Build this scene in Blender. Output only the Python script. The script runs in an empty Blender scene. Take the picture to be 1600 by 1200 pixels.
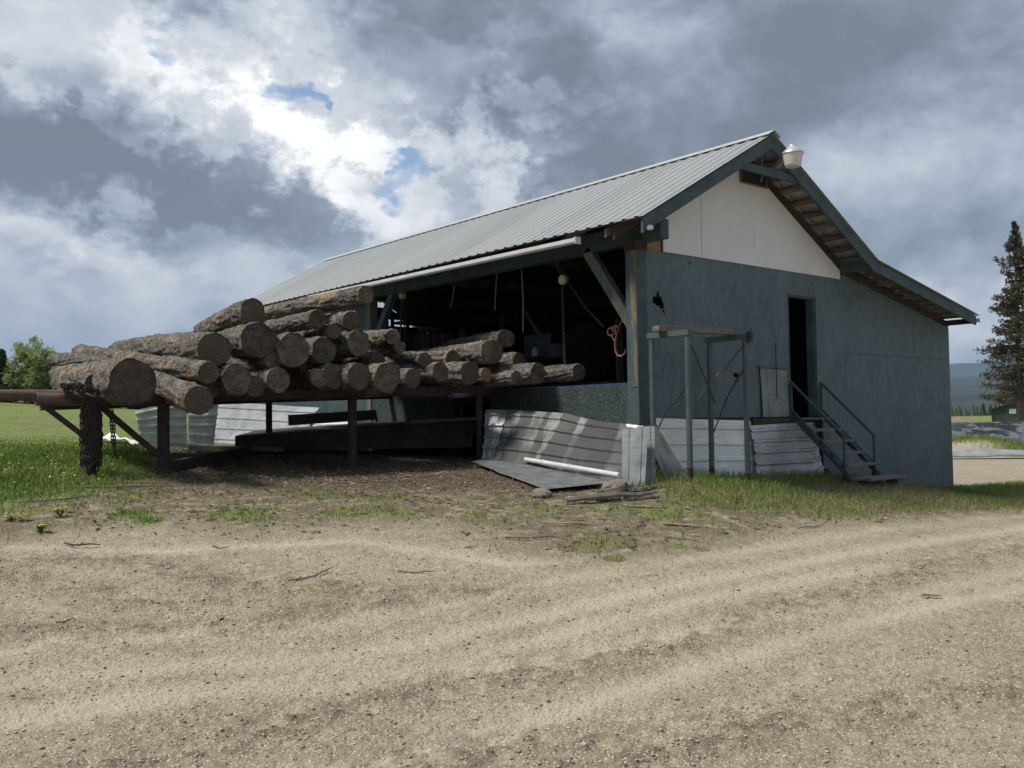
import bpy, bmesh, math, random
import numpy as np
from mathutils import Vector, Matrix
from mathutils.geometry import tessellate_polygon

# ------------------------------------------------------------------ camera, world, sun, exposure
S = bpy.context.scene
COL = S.collection
cam_d = bpy.data.cameras.new("camera")
cam = bpy.data.objects.new("camera", cam_d); COL.objects.link(cam)
RT, UP, FW = [(0.769151, -0.638922, -0.013603), (-0.014231, -0.038405, 0.999161), (0.638908, 0.768313, 0.038632)]
CX, CY, CZ = -9.973, -9.029, 1.6
M4 = Matrix(((RT[0], UP[0], -FW[0], CX), (RT[1], UP[1], -FW[1], CY), (RT[2], UP[2], -FW[2], CZ), (0, 0, 0, 1)))
cam.matrix_world = M4
cam_d.sensor_width = 36; cam_d.lens = 36*1471.94/1600
cam_d.clip_start = .05; cam_d.clip_end = 40000
S.camera = cam
S.view_settings.view_transform = 'Standard'; S.view_settings.look = 'None'
S.view_settings.exposure = 0.62; S.view_settings.gamma = 1

SUN_EL, SUN_AZ = math.radians(56), math.radians(-62)     # azimuth clockwise from +y: the sun stands behind thin cloud, beyond the left side
sd = bpy.data.lights.new("sun", 'SUN'); sd.energy = 2.6; sd.angle = math.radians(14); sd.color = (1, .94, .84)
so = bpy.data.objects.new("sun", sd); COL.objects.link(so)
sv = Vector((math.sin(SUN_AZ)*math.cos(SUN_EL), math.cos(SUN_AZ)*math.cos(SUN_EL), math.sin(SUN_EL)))
so.rotation_euler = sv.to_track_quat('Z', 'Y').to_euler(); so.location = (-20, 10, 40)

LOGS=[
 (-6.34,2.30,2.11,0.270, 0.084,0.996,0.040, 3.9),
 (-5.76,1.75,1.88,0.164, 0.099,0.985,0.143, 4.4),
 (-5.40,2.35,2.24,0.135, -0.002,0.994,0.110, 5.6),
 (-5.25,2.55,2.55,0.219, 0.101,0.993,0.057, 5.6),
 (-4.48,3.10,3.15,0.166, 0.194,0.981,0.008, 3.6),
 (-4.63,2.60,2.70,0.236, 0.253,0.965,0.074, 4.6),
 (-2.75,3.00,3.49,0.132, 0.093,0.995,0.034, 4.2),
 (-3.60,2.90,3.07,0.126, 0.270,0.961,0.064, 4.0),
 (-3.00,3.00,3.09,0.131, 0.361,0.927,0.096, 3.6),
 (-3.35,2.90,2.91,0.110, 0.321,0.945,0.058, 4.2),
 (-4.17,2.50,2.58,0.231, 0.000,1.000,0.000, 4.6),
 (-3.61,2.70,2.61,0.187, 0.000,1.000,0.000, 4.4),
 (-2.95,2.90,2.75,0.186, 0.000,1.000,0.000, 4.4),
 (-2.16,3.20,2.90,0.118, 0.407,0.909,0.089, 3.8),
 (-2.10,3.10,2.74,0.088, 0.414,0.909,0.059, 3.8),
 (-1.85,2.80,2.54,0.107, 0.346,0.935,0.075, 4.6),
 (-0.70,2.60,2.69,0.182, 0.324,0.945,0.041, 5.0),
 (-0.08,3.00,2.96,0.148, 0.386,0.921,0.041, 4.6),
 (-0.06,2.70,2.57,0.136, 0.000,1.000,0.000, 4.2),
 (0.09,1.45,2.33,0.128, 0.000,1.000,0.000, 3.6),
 (-0.31,1.95,2.32,0.159, 0.000,1.000,0.000, 4.4),
 (-0.54,2.20,2.26,0.110, 0.000,1.000,0.000, 4.2),
 (-0.82,2.60,2.32,0.111, 0.000,1.000,0.000, 4.4),
 (-1.30,2.40,2.34,0.175, 0.000,1.000,0.000, 4.6),
 (-1.71,2.60,2.35,0.145, 0.000,1.000,0.000, 4.6),
 (-2.34,2.40,2.23,0.139, 0.000,1.000,0.000, 4.4),
 (-2.84,2.30,2.23,0.217, 0.000,1.000,0.000, 4.8),
 (-3.23,2.40,2.24,0.187, 0.000,1.000,0.000, 4.6),
 (-3.52,2.60,2.25,0.178, 0.000,1.000,0.000, 4.4),
 (-3.90,2.30,2.19,0.111, 0.384,0.922,0.041, 4.4),
 (-4.44,2.40,2.17,0.168, 0.000,1.000,0.000, 4.6),
 (-4.72,2.50,2.09,0.141, 0.000,1.000,0.000, 4.4),
 (-5.01,2.40,2.17,0.195, 0.000,1.000,0.000, 4.6),
 (-5.24,2.60,2.09,0.146, 0.000,1.000,0.000, 4.4),
 (-4.44,2.90,2.41,0.121, 0.000,1.000,0.000, 4.4),
 (-4.41,2.60,2.45,0.128, 0.000,1.000,0.000, 4.4),
 (-5.46,3.60,2.05,0.128, 0.000,1.000,0.000, 3.6),
 (-5.18,3.70,2.23,0.114, 0.000,1.000,0.000, 3.6),
 (-3.72,3.00,2.41,0.108, 0.000,1.000,0.000, 4.2),
 (-2.50,3.10,2.54,0.125, 0.000,1.000,0.000, 4.2),
 (-1.61,3.40,2.57,0.112, 0.000,1.000,0.000, 4.0),
 (-1.03,3.20,2.60,0.144, 0.000,1.000,0.000, 4.4),
 (-5.73,4.30,2.32,0.132, 0.026,0.995,0.100, 4.4),
 (-6.49,3.20,2.12,0.127, 0.143,0.987,0.076, 4.4),
]
CLOUD=[
 (0.385,0.336,0.170,0.075,0.26),
 (0.520,0.293,0.102,0.061,0.24),
 (0.474,0.300,0.082,0.054,0.10),
 (0.587,0.214,0.088,0.061,0.22),
 (0.441,0.217,0.082,0.041,0.10),
 (0.403,0.138,0.102,0.027,0.20),
 (0.506,0.153,0.075,0.027,0.15),
 (0.561,0.359,0.075,0.048,0.12),
 (0.232,0.162,0.082,0.015,0.40),
 (0.348,0.168,0.102,0.019,0.18),
 (0.366,0.118,0.061,0.020,0.12),
 (0.242,0.360,0.109,0.048,0.25),
 (1.156,0.083,0.190,0.041,0.72),
 (1.113,0.135,0.082,0.020,-0.06),
 (1.188,0.258,0.061,0.075,0.20),
 (1.013,0.205,0.136,0.041,0.14),
 (1.045,0.258,0.102,0.027,0.12),
 (0.731,0.259,0.048,0.041,0.18),
 (0.283,0.115,0.102,0.048,0.02),
 (0.740,0.377,0.177,0.068,-0.15),
 (0.934,0.323,0.204,0.075,-0.09),
 (0.670,0.323,0.102,0.054,-0.12),
 (0.300,0.233,0.136,0.037,-0.22),
 (0.260,0.090,0.285,0.054,0.17),
 (0.403,0.209,0.041,0.034,-0.11),
 (0.533,0.226,0.041,0.027,-0.09),
 (1.055,0.164,0.177,0.031,-0.09),
 (0.243,0.287,0.068,0.041,-0.03),
 (0.629,0.285,0.041,0.027,-0.06),
 (1.148,0.354,0.136,0.041,-0.06),
]
HOLES=[
 (0.594,0.250,0.023,0.016,1.00),
 (0.609,0.224,0.031,0.014,0.85),
 (0.581,0.259,0.014,0.010,0.60),
 (0.315,0.364,0.033,0.018,0.90),
 (0.458,0.321,0.024,0.015,0.95),
 (0.397,0.331,0.027,0.010,0.50),
 (0.471,0.306,0.008,0.017,0.70),
]
CPTS=[(-10.0,-9.0,0.0),(-12.0,-6.0,0.02),(-7.5,-6.5,0.0),(-5.0,-9.0,0.0),(-8.5,-4.5,0.12),(-4.0,-5.0,0.22),(-12.0,-2.0,0.35),(-14.0,-9.0,0.0),(-10.0,-14.0,0.0),(0.0,-9.0,-0.02),(6.0,-7.0,-0.05),(12.0,-5.0,-0.05),(1.0,-5.0,0.1),(20.0,-3.0,-0.1),(-7.5,0.0,0.66),(-4.5,-1.0,0.66),(-1.6,-1.2,0.72),(0.1,-0.3,0.78),(-0.2,-1.0,0.75),(1.05,-1.0,0.62),(3.4,-0.3,0.56),(4.0,-1.3,0.5),(4.0,-2.4,0.32),(1.0,-2.6,0.42),(9.1,-0.2,0.08),(9.0,-2.0,0.03),(6.5,-0.3,0.28),(6.5,-1.6,0.16),(10.0,4.0,0.05),(-5.75,3.0,0.98),(-2.98,3.0,0.92),(-0.65,3.0,0.94),(-2.0,7.0,1.1),(-6.0,8.0,1.2),(0.0,13.0,1.1),(-9.0,4.0,0.98),(-12.0,2.0,0.8),(-13.0,7.0,1.1),(3.0,3.0,0.8),(3.0,8.0,0.8),(9.0,10.0,0.1),(14.0,3.0,0.0),(20.0,10.0,0.0),(-14.0,16.0,1.55),(-20.0,12.0,1.5),(-4.0,16.0,1.35),(-25.0,30.0,2.3),(-15.0,35.0,2.5),(0.0,35.0,2.3),(-30.0,60.0,3.7),(-45.0,45.0,3.7),(0.0,70.0,4.0),(-40.0,0.0,1.0),(25.0,20.0,0.0),(33.0,18.0,0.1),(38.0,38.0,0.2),(30.0,-5.0,-0.2),(60.0,30.0,0.6),(110.0,60.0,0.9),(60.0,0.0,0.0),(100.0,-30.0,0.0),(60.0,90.0,2.0),(-60.0,-60.0,0.0),(0.0,-60.0,0.0),(60.0,-60.0,0.0),(-100.0,30.0,3.0),(-80.0,100.0,4.0),(0.0,150.0,4.0),(100.0,150.0,1.0)]
HAZE = 1.1e-4

def build_world():
    W = bpy.data.worlds.new("World"); S.world = W; W.use_nodes = True
    nt = W.node_tree; nt.nodes.clear(); N = nt.nodes; L = nt.links
    def nd(t, **k):
        n = N.new(t)
        for a, b in k.items(): setattr(n, a, b)
        return n
    def mt(op, a, b=None, c=None, clamp=False):
        n = N.new('ShaderNodeMath'); n.operation = op; n.use_clamp = clamp
        for i, x in enumerate((a, b, c)):
            if x is None: continue
            if isinstance(x, (int, float)): n.inputs[i].default_value = x
            else: L.new(x, n.inputs[i])
        return n.outputs[0]
    out = nd('ShaderNodeOutputWorld')
    sky = nd('ShaderNodeTexSky', sky_type='NISHITA'); sky.sun_disc = False
    sky.sun_elevation = SUN_EL; sky.sun_rotation = SUN_AZ; sky.air_density = 1.0; sky.dust_density = .6
    tc = nd('ShaderNodeTexCoord')
    sep = nd('ShaderNodeSeparateXYZ'); L.new(tc.outputs['Generated'], sep.inputs[0])
    def noise(scale, detail, rough, off=(0, 0, 0), zs=1.0, dist=0.0):
        mp = nd('ShaderNodeMapping'); L.new(tc.outputs['Generated'], mp.inputs[0])
        mp.inputs['Location'].default_value = off; mp.inputs['Scale'].default_value = (1, 1, zs)
        n = nd('ShaderNodeTexNoise'); n.inputs['Scale'].default_value = scale; n.inputs['Detail'].default_value = detail
        n.inputs['Roughness'].default_value = rough; n.inputs['Distortion'].default_value = dist
        L.new(mp.outputs[0], n.inputs['Vector']); return n
    w1 = noise(7, 6, .58, (3, 1, 7), 1.6)
    w2 = noise(7, 6, .58, (9, 4, 2), 1.6)
    az = mt('ARCTAN2', sep.outputs[0], sep.outputs[1]); el = mt('ARCSINE', sep.outputs[2])
    az = mt('ADD', az, mt('MULTIPLY', mt('SUBTRACT', w1.outputs[0], .5), .30))
    el = mt('ADD', el, mt('MULTIPLY', mt('SUBTRACT', w2.outputs[0], .5), .20))
    def blob(a, e, ra, re, w):
        p = mt('MULTIPLY', mt('SUBTRACT', az, a), 1/ra); q = mt('MULTIPLY', mt('SUBTRACT', el, e), 1/re)
        r2 = mt('ADD', mt('MULTIPLY', p, p), mt('MULTIPLY', q, q))
        return mt('MULTIPLY', mt('EXPONENT', mt('MULTIPLY', r2, -.8)), w)
    big = noise(2.6, 4, .5, (1.5, 5, 0), 2.2); mid = noise(6.5, 9, .60, (6, 2, 4), 1.5, .15)
    B = mt('ADD', .315, mt('MULTIPLY', mt('SUBTRACT', big.outputs[0], .5), .30))
    B = mt('ADD', B, mt('MULTIPLY', mt('MULTIPLY', mt('SUBTRACT', mid.outputs[0], .5), .80), mt('ADD', .45, mt('MULTIPLY', sep.outputs[2], 3.0, clamp=True))))
    for c in CLOUD: B = mt('ADD', B, blob(*c))
    # heaped cloud: crisp lit rims and grey bellies, strongest at the left half of the view
    left = mt('MULTIPLY', mt('ADD', blob(.36, .26, .40, .17, 1.0), blob(.60, .26, .16, .10, .5)), mt('MULTIPLY', mt('SUBTRACT', sep.outputs[2], .09), 9.0, clamp=True))
    def puff(dx, dz):
        a = noise(5.2, 12, .64, (3.3+dx, 8.1, 1.7+dz), 1.35, .1); n = N.new('ShaderNodeMapRange'); n.interpolation_type = 'SMOOTHSTEP'
        L.new(a.outputs[0], n.inputs[0]); n.inputs[1].default_value = .465; n.inputs[2].default_value = .54; return n.outputs[0]
    pa, pb = puff(0, 0), puff(.04, .10)
    B = mt('ADD', B, mt('MULTIPLY', mt('MULTIPLY', mt('SUBTRACT', pa, pb), left), .34))
    B = mt('ADD', B, mt('MULTIPLY', mt('MULTIPLY', mt('SUBTRACT', pa, .5), left), .10))
    rel = noise(6.5, 9, .60, (6+.03, 2-.01, 4+.06), 1.5, .15); rel2 = noise(16, 8, .6, (2, 5, 3), 1.6, .2)      # lit cloud edges towards the sun
    B = mt('ADD', B, mt('MULTIPLY', mt('SUBTRACT', mid.outputs[0], rel.outputs[0]), .5))
    B = mt('ADD', B, mt('MULTIPLY', mt('SUBTRACT', rel2.outputs[0], .5), .13))
    B = mt('MINIMUM', B, mt('ADD', .66, mt('MULTIPLY', mt('SUBTRACT', B, .66), .60)))
    ramp = nd('ShaderNodeValToRGB'); L.new(B, ramp.inputs[0]); e = ramp.color_ramp.elements
    for pos, colr in ((0.0, (.155, .182, .218)), (.16, (.195, .232, .280)), (.36, (.285, .335, .405)), (.56, (.41, .46, .53)), (.76, (.60, .63, .67)), (.90, (.79, .80, .81))):
        x = e[0] if pos == 0 else e[1] if pos == 1 else e.new(pos)
        x.color = (*colr, 1)
        x.position = pos
    H = None
    for c in HOLES:
        b = blob(*c); H = b if H is None else mt('ADD', H, b)
    fine = noise(22, 8, .65, (2, 8, 1), 1.6)
    H = mt('ADD', H, mt('MULTIPLY', mt('SUBTRACT', fine.outputs[0], .5), 1.5))
    hole = mt('SMOOTH_MIN', mt('MULTIPLY', mt('SUBTRACT', H, .50), 1.7, clamp=True), 1.0, .1)
    bg1 = nd('ShaderNodeBackground'); L.new(sky.outputs[0], bg1.inputs[0]); bg1.inputs[1].default_value = .10
    bg2 = nd('ShaderNodeBackground'); L.new(ramp.outputs[0], bg2.inputs[0]); bg2.inputs[1].default_value = .80
    mx = nd('ShaderNodeMixShader'); L.new(hole, mx.inputs[0]); L.new(bg2.outputs[0], mx.inputs[1]); L.new(bg1.outputs[0], mx.inputs[2])
    L.new(mx.outputs[0], out.inputs[0])
    W.cycles.sampling_method = 'MANUAL'; W.cycles.sample_map_resolution = 512
build_world()

# ------------------------------------------------------------------ helpers
rnd = random.Random(7); R_ = np.random.default_rng(11)
class MB:
    def __init__(s): s.v = []; s.f = []
    def add(s, vs, fs):
        o = len(s.v); s.v += [tuple(map(float, p)) for p in vs]; s.f += [tuple(o+i for i in f) for f in fs]; return s
    def box(s, x0, x1, y0, y1, z0, z1):
        return s.add([(x0,y0,z0),(x1,y0,z0),(x1,y1,z0),(x0,y1,z0),(x0,y0,z1),(x1,y0,z1),(x1,y1,z1),(x0,y1,z1)],
                     [(0,3,2,1),(4,5,6,7),(0,1,5,4),(1,2,6,5),(2,3,7,6),(3,0,4,7)])
    def beam(s, a, b, w, h, up=(0,0,1), taper=1.0):
        a = Vector(a); b = Vector(b); d = (b-a).normalized(); u = Vector(up); sd_ = d.cross(u)
        if sd_.length < 1e-4: sd_ = d.cross(Vector((1,0,0)))
        sd_.normalize(); u = sd_.cross(d).normalized()
        vs = []
        for p, k in ((a, 1), (b, taper)):
            for i, j in ((-1,-1),(1,-1),(1,1),(-1,1)): vs.append(p+sd_*(i*w/2*k)+u*(j*h/2*k))
        return s.add(vs, [(0,1,2,3),(7,6,5,4),(0,4,5,1),(1,5,6,2),(2,6,7,3),(3,7,4,0)])
    def tube(s, pts, r, n=8, cap=True):
        pts = [Vector(p) for p in pts]; k = len(pts)
        rr = r if isinstance(r, (list, tuple)) else [r]*k
        d0 = (pts[1]-pts[0]).normalized(); ref = Vector((0,0,1)) if abs(d0.z) < .9 else Vector((1,0,0))
        vs = []; fs = []
        for i, p in enumerate(pts):
            d = (pts[min(i+1,k-1)]-pts[max(i-1,0)]).normalized(); a = d.cross(ref).normalized(); b = a.cross(d)
            for j in range(n):
                t = 2*math.pi*j/n; vs.append(p+a*(math.cos(t)*rr[i])+b*(math.sin(t)*rr[i]))
        for i in range(k-1):
            for j in range(n): fs.append((i*n+j, i*n+(j+1)%n, (i+1)*n+(j+1)%n, (i+1)*n+j))
        if cap: fs += [tuple(range(n))[::-1], tuple((k-1)*n+j for j in range(n))]
        return s.add(vs, fs)
    def lathe(s, prof, c, n=20):
        vs = []; fs = []; k = len(prof)
        for r, z in prof:
            for j in range(n):
                t = 2*math.pi*j/n; vs.append((c[0]+r*math.cos(t), c[1]+r*math.sin(t), c[2]+z))
        for i in range(k-1):
            for j in range(n): fs.append((i*n+j, i*n+(j+1)%n, (i+1)*n+(j+1)%n, (i+1)*n+j))
        fs += [tuple(range(n))[::-1], tuple((k-1)*n+j for j in range(n))]
        return s.add(vs, fs)
    def torus(s, c, R, r, ax, n=12, m=6):
        ax = Vector(ax).normalized(); a = ax.orthogonal().normalized(); b = ax.cross(a); vs = []; fs = []
        for i in range(n):
            t = 2*math.pi*i/n; d = a*math.cos(t)+b*math.sin(t)
            for j in range(m):
                q = 2*math.pi*j/m; vs.append(Vector(c)+d*(R+r*math.cos(q))+ax*(r*math.sin(q)))
        for i in range(n):
            for j in range(m): fs.append((i*m+j, ((i+1)%n)*m+j, ((i+1)%n)*m+(j+1)%m, i*m+(j+1)%m))
        return s.add(vs, fs)
    def slab(s, outer, P, thick, holes=()):
        """polygon(s) in 2-D mapped by P(u, v, depth) and given a thickness"""
        rings = [list(outer)]+[list(h) for h in holes]
        tri = tessellate_polygon([[Vector((u, v, 0)) for u, v in r] for r in rings])
        flat = [p for r in rings for p in r]; n = len(flat)
        vs = [P(u, v, 0) for u, v in flat]+[P(u, v, thick) for u, v in flat]
        fs = [tuple(t) for t in tri]+[tuple(i+n for i in t)[::-1] for t in tri]
        o = 0
        for r in rings:
            m = len(r)
            for i in range(m): a, b = o+i, o+(i+1)%m; fs.append((a, b, b+n, a+n))
            o += m
        return s.add(vs, fs)
def wloc(o):
    v = Vector((0,0,0))
    while o: v += o.location; o = o.parent
    return v
def put(mesh, name, m, parent=None, loc=None, smooth=False):
    o = bpy.data.objects.new(name, mesh); COL.objects.link(o)
    if m: mesh.materials.append(m)
    if parent: o.parent = parent
    elif loc is not None: o.location = loc
    if smooth: mesh.shade_smooth()
    return o
def build(mb, name, m, parent=None, loc=None, smooth=False, bevel=0):
    base = wloc(parent) if parent else Vector(loc or (0,0,0))
    me = bpy.data.meshes.new(name)
    me.from_pydata([(x-base.x, y-base.y, z-base.z) for x, y, z in mb.v], [], mb.f); me.validate()
    bm = bmesh.new(); bm.from_mesh(me); bmesh.ops.recalc_face_normals(bm, faces=bm.faces); bm.to_mesh(me); bm.free()
    o = put(me, name, m, parent, loc, smooth)
    if bevel:
        b = o.modifiers.new("edge", 'BEVEL'); b.width = bevel; b.segments = 2; b.limit_method = 'ANGLE'
    return o
def np_mesh(name, V, Q=None, T=None):
    me = bpy.data.meshes.new(name); V = np.asarray(V, np.float32)
    q = 0 if Q is None else len(Q); t = 0 if T is None else len(T)
    me.vertices.add(len(V)); me.vertices.foreach_set('co', V.ravel())
    idx = np.concatenate(([np.asarray(Q, np.int32).ravel()] if q else [])+([np.asarray(T, np.int32).ravel()] if t else []))
    me.loops.add(len(idx)); me.loops.foreach_set('vertex_index', idx)
    tot = np.r_[np.full(q, 4), np.full(t, 3)].astype(np.int32); st = np.r_[0, np.cumsum(tot)[:-1]].astype(np.int32)
    me.polygons.add(q+t); me.polygons.foreach_set('loop_start', st); me.polygons.foreach_set('loop_total', tot)
    me.update(calc_edges=True); return me
def attr(me, name, a):
    at_ = me.attributes.new(name, 'FLOAT', 'POINT'); at_.data.foreach_set('value', np.asarray(a, np.float32))
def tag(o, label=None, cat=None, group=None, kind=None):
    if label: o['label'] = label
    if cat: o['category'] = cat
    if group: o['group'] = group
    if kind: o['kind'] = kind
    return o
def thing(name, label, cat, loc, group=None):
    o = bpy.data.objects.new(name, None); COL.objects.link(o); o.location = loc; o.empty_display_size = .2
    return tag(o, label, cat, group)

# value noise
_P = R_.random((256, 256))
def vn(x, y):
    xi = np.floor(x).astype(int); yi = np.floor(y).astype(int); fx = x-xi; fy = y-yi
    fx = fx*fx*(3-2*fx); fy = fy*fy*(3-2*fy)
    a = _P[xi & 255, yi & 255]; b = _P[(xi+1) & 255, yi & 255]; c = _P[xi & 255, (yi+1) & 255]; d = _P[(xi+1) & 255, (yi+1) & 255]
    return a+(b-a)*fx+(c-a)*fy+(a-b-c+d)*fx*fy
def fbm(x, y, o=4, g=.5):
    s = 0; a = 1; t = 0
    for i in range(o): s = s+a*vn(x+17.3*i, y+9.1*i); t += a; a *= g; x = x*2.03; y = y*2.03
    return s/t

# ------------------------------------------------------------------ materials
def newmat(name):
    m = bpy.data.materials.new(name); m.use_nodes = True; return m
class NT:
    def __init__(s, m):
        s.t = m.node_tree; s.N = s.t.nodes; s.L = s.t.links; s.b = s.N['Principled BSDF']; s.tc = s.N.new('ShaderNodeTexCoord')
    def lk(s, a, b):
        if isinstance(a, (int, float)): b.default_value = a
        elif isinstance(a, tuple): b.default_value = (*a, 1) if len(a) == 3 and b.type == 'RGBA' else a
        else: s.L.new(a, b)
    def math(s, op, a, b=None, c=None, clamp=False):
        n = s.N.new('ShaderNodeMath'); n.operation = op; n.use_clamp = clamp
        for i, x in enumerate((a, b, c)):
            if x is not None: s.lk(x, n.inputs[i])
        return n.outputs[0]
    def coord(s, scale=(1,1,1), src='Object', rnd_=False):
        mp = s.N.new('ShaderNodeMapping'); s.L.new(s.tc.outputs[src], mp.inputs[0]); mp.inputs['Scale'].default_value = scale
        if rnd_:
            oi = s.N.new('ShaderNodeObjectInfo'); cb = s.N.new('ShaderNodeCombineXYZ')
            for i in range(3): s.L.new(s.math('MULTIPLY', oi.outputs['Random'], 31.0+17*i), cb.inputs[i])
            s.L.new(cb.outputs[0], mp.inputs['Location'])
        return mp.outputs[0]
    def noise(s, scale, detail=5, rough=.55, vec=None, dist=0):
        n = s.N.new('ShaderNodeTexNoise'); n.inputs['Scale'].default_value = scale; n.inputs['Detail'].default_value = detail
        n.inputs['Roughness'].default_value = rough; n.inputs['Distortion'].default_value = dist
        s.L.new(vec if vec is not None else s.coord(), n.inputs['Vector']); return n.outputs[0]
    def voro(s, scale, vec=None, feat='F1', out='Distance', rand=1):
        n = s.N.new('ShaderNodeTexVoronoi'); n.feature = feat; n.inputs['Scale'].default_value = scale; n.inputs['Randomness'].default_value = rand
        s.L.new(vec if vec is not None else s.coord(), n.inputs['Vector']); return n.outputs[out]
    def step(s, x, lo, hi):
        n = s.N.new('ShaderNodeMapRange'); n.interpolation_type = 'SMOOTHSTEP'; s.lk(x, n.inputs[0])
        n.inputs[1].default_value = lo; n.inputs[2].default_value = hi; return n.outputs[0]
    def mix(s, f, a, b, mode='MIX'):
        n = s.N.new('ShaderNodeMix'); n.data_type = 'RGBA'; n.blend_type = mode; n.clamp_factor = True
        s.lk(f, n.inputs[0]); s.lk(a, n.inputs[6]); s.lk(b, n.inputs[7]); return n.outputs[2]
    def bump(s, h, strength=.5, dist=.01):
        n = s.N.new('ShaderNodeBump'); n.inputs['Strength'].default_value = strength; n.inputs['Distance'].default_value = dist
        s.lk(h, n.inputs['Height']); s.L.new(n.outputs[0], s.b.inputs['Normal'])
    def col(s, c): s.lk(c, s.b.inputs['Base Color'])
    def set(s, rough=None, metal=None, spec=None):
        if rough is not None: s.lk(rough, s.b.inputs['Roughness'])
        if metal is not None: s.lk(metal, s.b.inputs['Metallic'])
        if spec is not None: s.lk(spec, s.b.inputs['Specular IOR Level'])
    def at(s, name):
        n = s.N.new('ShaderNodeAttribute'); n.attribute_name = name; return n.outputs['Fac']
    def xyz(s, src='Object'):
        n = s.N.new('ShaderNodeSeparateXYZ'); s.L.new(s.tc.outputs[src], n.inputs[0]); return n.outputs
    def rand(s): return s.N.new('ShaderNodeObjectInfo').outputs['Random']
def plain(name, c1, c2, scale=6, rough=.7, stretch=(1,1,1), metal=0, bump=.25, bd=.004, c3=None, t3=(.6,.7), s3=12, rnd_=True, spec=None):
    m = newmat(name); n = NT(m); v = n.coord(stretch, rnd_=rnd_)
    a = n.noise(scale, 6, .6, v); c = n.mix(n.step(a, .32, .68), c1, c2)
    if c3: c = n.mix(n.step(n.noise(s3, 6, .62, v, .4), *t3), c, c3)
    n.col(c); n.set(rough, metal, spec); n.bump(n.noise(scale*5, 6, .65, v), bump, bd)
    return m

def mk_osb(name, c1, c2, c3, chips=.4, flake=1.0, cell=(26, 26, 9), wallish=False):
    # painted strand board: upright overlapping strand texture, brush wear
    m = newmat(name); n = NT(m)
    v = n.coord(cell); X = n.xyz(); a = n.voro(1.0, v, out='Color'); sp = n.N.new('ShaderNodeSeparateColor'); n.L.new(a, sp.inputs[0])
    strand = sp.outputs[0]
    big = n.noise(.8, 5, .6, n.coord((1, 1, .45))); med = n.noise(5, 6, .65, n.coord((1, 1, .35)))
    c = n.mix(n.step(med, .3, .7), c1, c2)
    c = n.mix(n.math('MULTIPLY', n.step(strand, .30, 1.0), .6*flake), c, c3)
    c = n.mix(n.math('MULTIPLY', n.step(big, .42, .62), .28), c, tuple(x*.72 for x in c1))
    drip = n.noise(3.2, 7, .7, n.coord((6, 6, .35)))
    c = n.mix(n.math('MULTIPLY', n.step(drip, .56, .72), .22), c, tuple(x*1.45 for x in c2))
    spots = n.noise(46, 4, .6, n.coord((1, 1, .5)))
    c = n.mix(n.math('MULTIPLY', n.step(spots, .66, .74), chips), c, (.30, .32, .31))
    if wallish:
        s_ = n.math('ABSOLUTE', n.math('SUBTRACT', n.math('FRACT', n.math('MULTIPLY', n.math('ADD', X[0], .63), 1/1.22)), .5))
        c = n.mix(n.math('MULTIPLY', n.step(s_, .4955, .4985), n.math('MULTIPLY', n.step(med, .3, .55), .55)), c, (.045,.06,.068))
        nz = n.math('ABSOLUTE', n.math('SUBTRACT', n.math('FRACT', n.math('MULTIPLY', X[2], 1/.30)), .5))
        nail = n.math('MULTIPLY', n.math('MULTIPLY', n.math('GREATER_THAN', s_, .478), n.math('LESS_THAN', s_, .490)), n.math('LESS_THAN', nz, .035))
        c = n.mix(n.math('MULTIPLY', nail, .6), c, (.05,.045,.04))
        c = n.mix(n.math('MULTIPLY', n.step(n.math('ADD', n.math('MULTIPLY', X[2], -1), n.math('MULTIPLY', med, .5)), 1.15, 1.65), .6), c, (.17,.15,.12))
    n.col(c); n.set(.82, 0, .25)
    n.bump(n.math('ADD', n.math('MULTIPLY', strand, .8), med), .45, .006)
    return m
def mk_metal(name, c1, c2, stain, rough=.42, metal=.75, stripes=0, sx=1.0):
    m = newmat(name); n = NT(m); v = n.coord((1, 1, 1), rnd_=True)
    a = n.noise(1.6, 6, .62, v); b = n.noise(9, 7, .7, n.coord((.35, .35, 3), rnd_=True))
    c = n.mix(n.step(a, .35, .66), c1, c2)
    c = n.mix(n.math('MULTIPLY', n.step(b, .5, .68), .6), c, stain)
    if stripes:
        cb = n.N.new('ShaderNodeCombineXYZ'); n.L.new(n.at('su'), cb.inputs[0]); n.L.new(n.math('MULTIPLY', n.at('sv'), .10), cb.inputs[1])
        st = n.noise(stripes, 2, .5, cb.outputs[0]); st2 = n.noise(stripes*.8, 3, .6, n.coord((1,1,1)))
        c = n.mix(n.math('MULTIPLY', n.step(st, .44, .48), .9), c, tuple(x*.25 for x in c1)); c = n.mix(n.math('MULTIPLY', n.step(st2, .38, .58), .75), c, tuple(x*.38 for x in c1))
    n.col(c); n.set(n.math('ADD', rough, n.math('MULTIPLY', a, .15)), metal)
    n.bump(n.noise(5, 4, .6, v), .35, .012)
    return m
MT = {}
MT['wall'] = mk_osb('wall_paint', (.098, .136, .155), (.138, .180, .200), (.190, .236, .253), .3, .75, wallish=True)
MT['moss'] = mk_osb('skirting_paint', (.028, .047, .048), (.046, .070, .069), (.11, .13, .125), .4, 1.2, (30, 42, 42))
MT['teal'] = plain('teal_timber', (.042, .070, .080), (.070, .106, .115), 5, .75, (1,1,1), c3=(.16,.19,.18), t3=(.64,.74), s3=9)
MT['worn'] = plain('worn_timber', (.075, .115, .12), (.11, .15, .15), 3, .8, (3,3,.45), c3=(.23,.18,.12), t3=(.44,.60), s3=4)
MT['white_board'] = None
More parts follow.
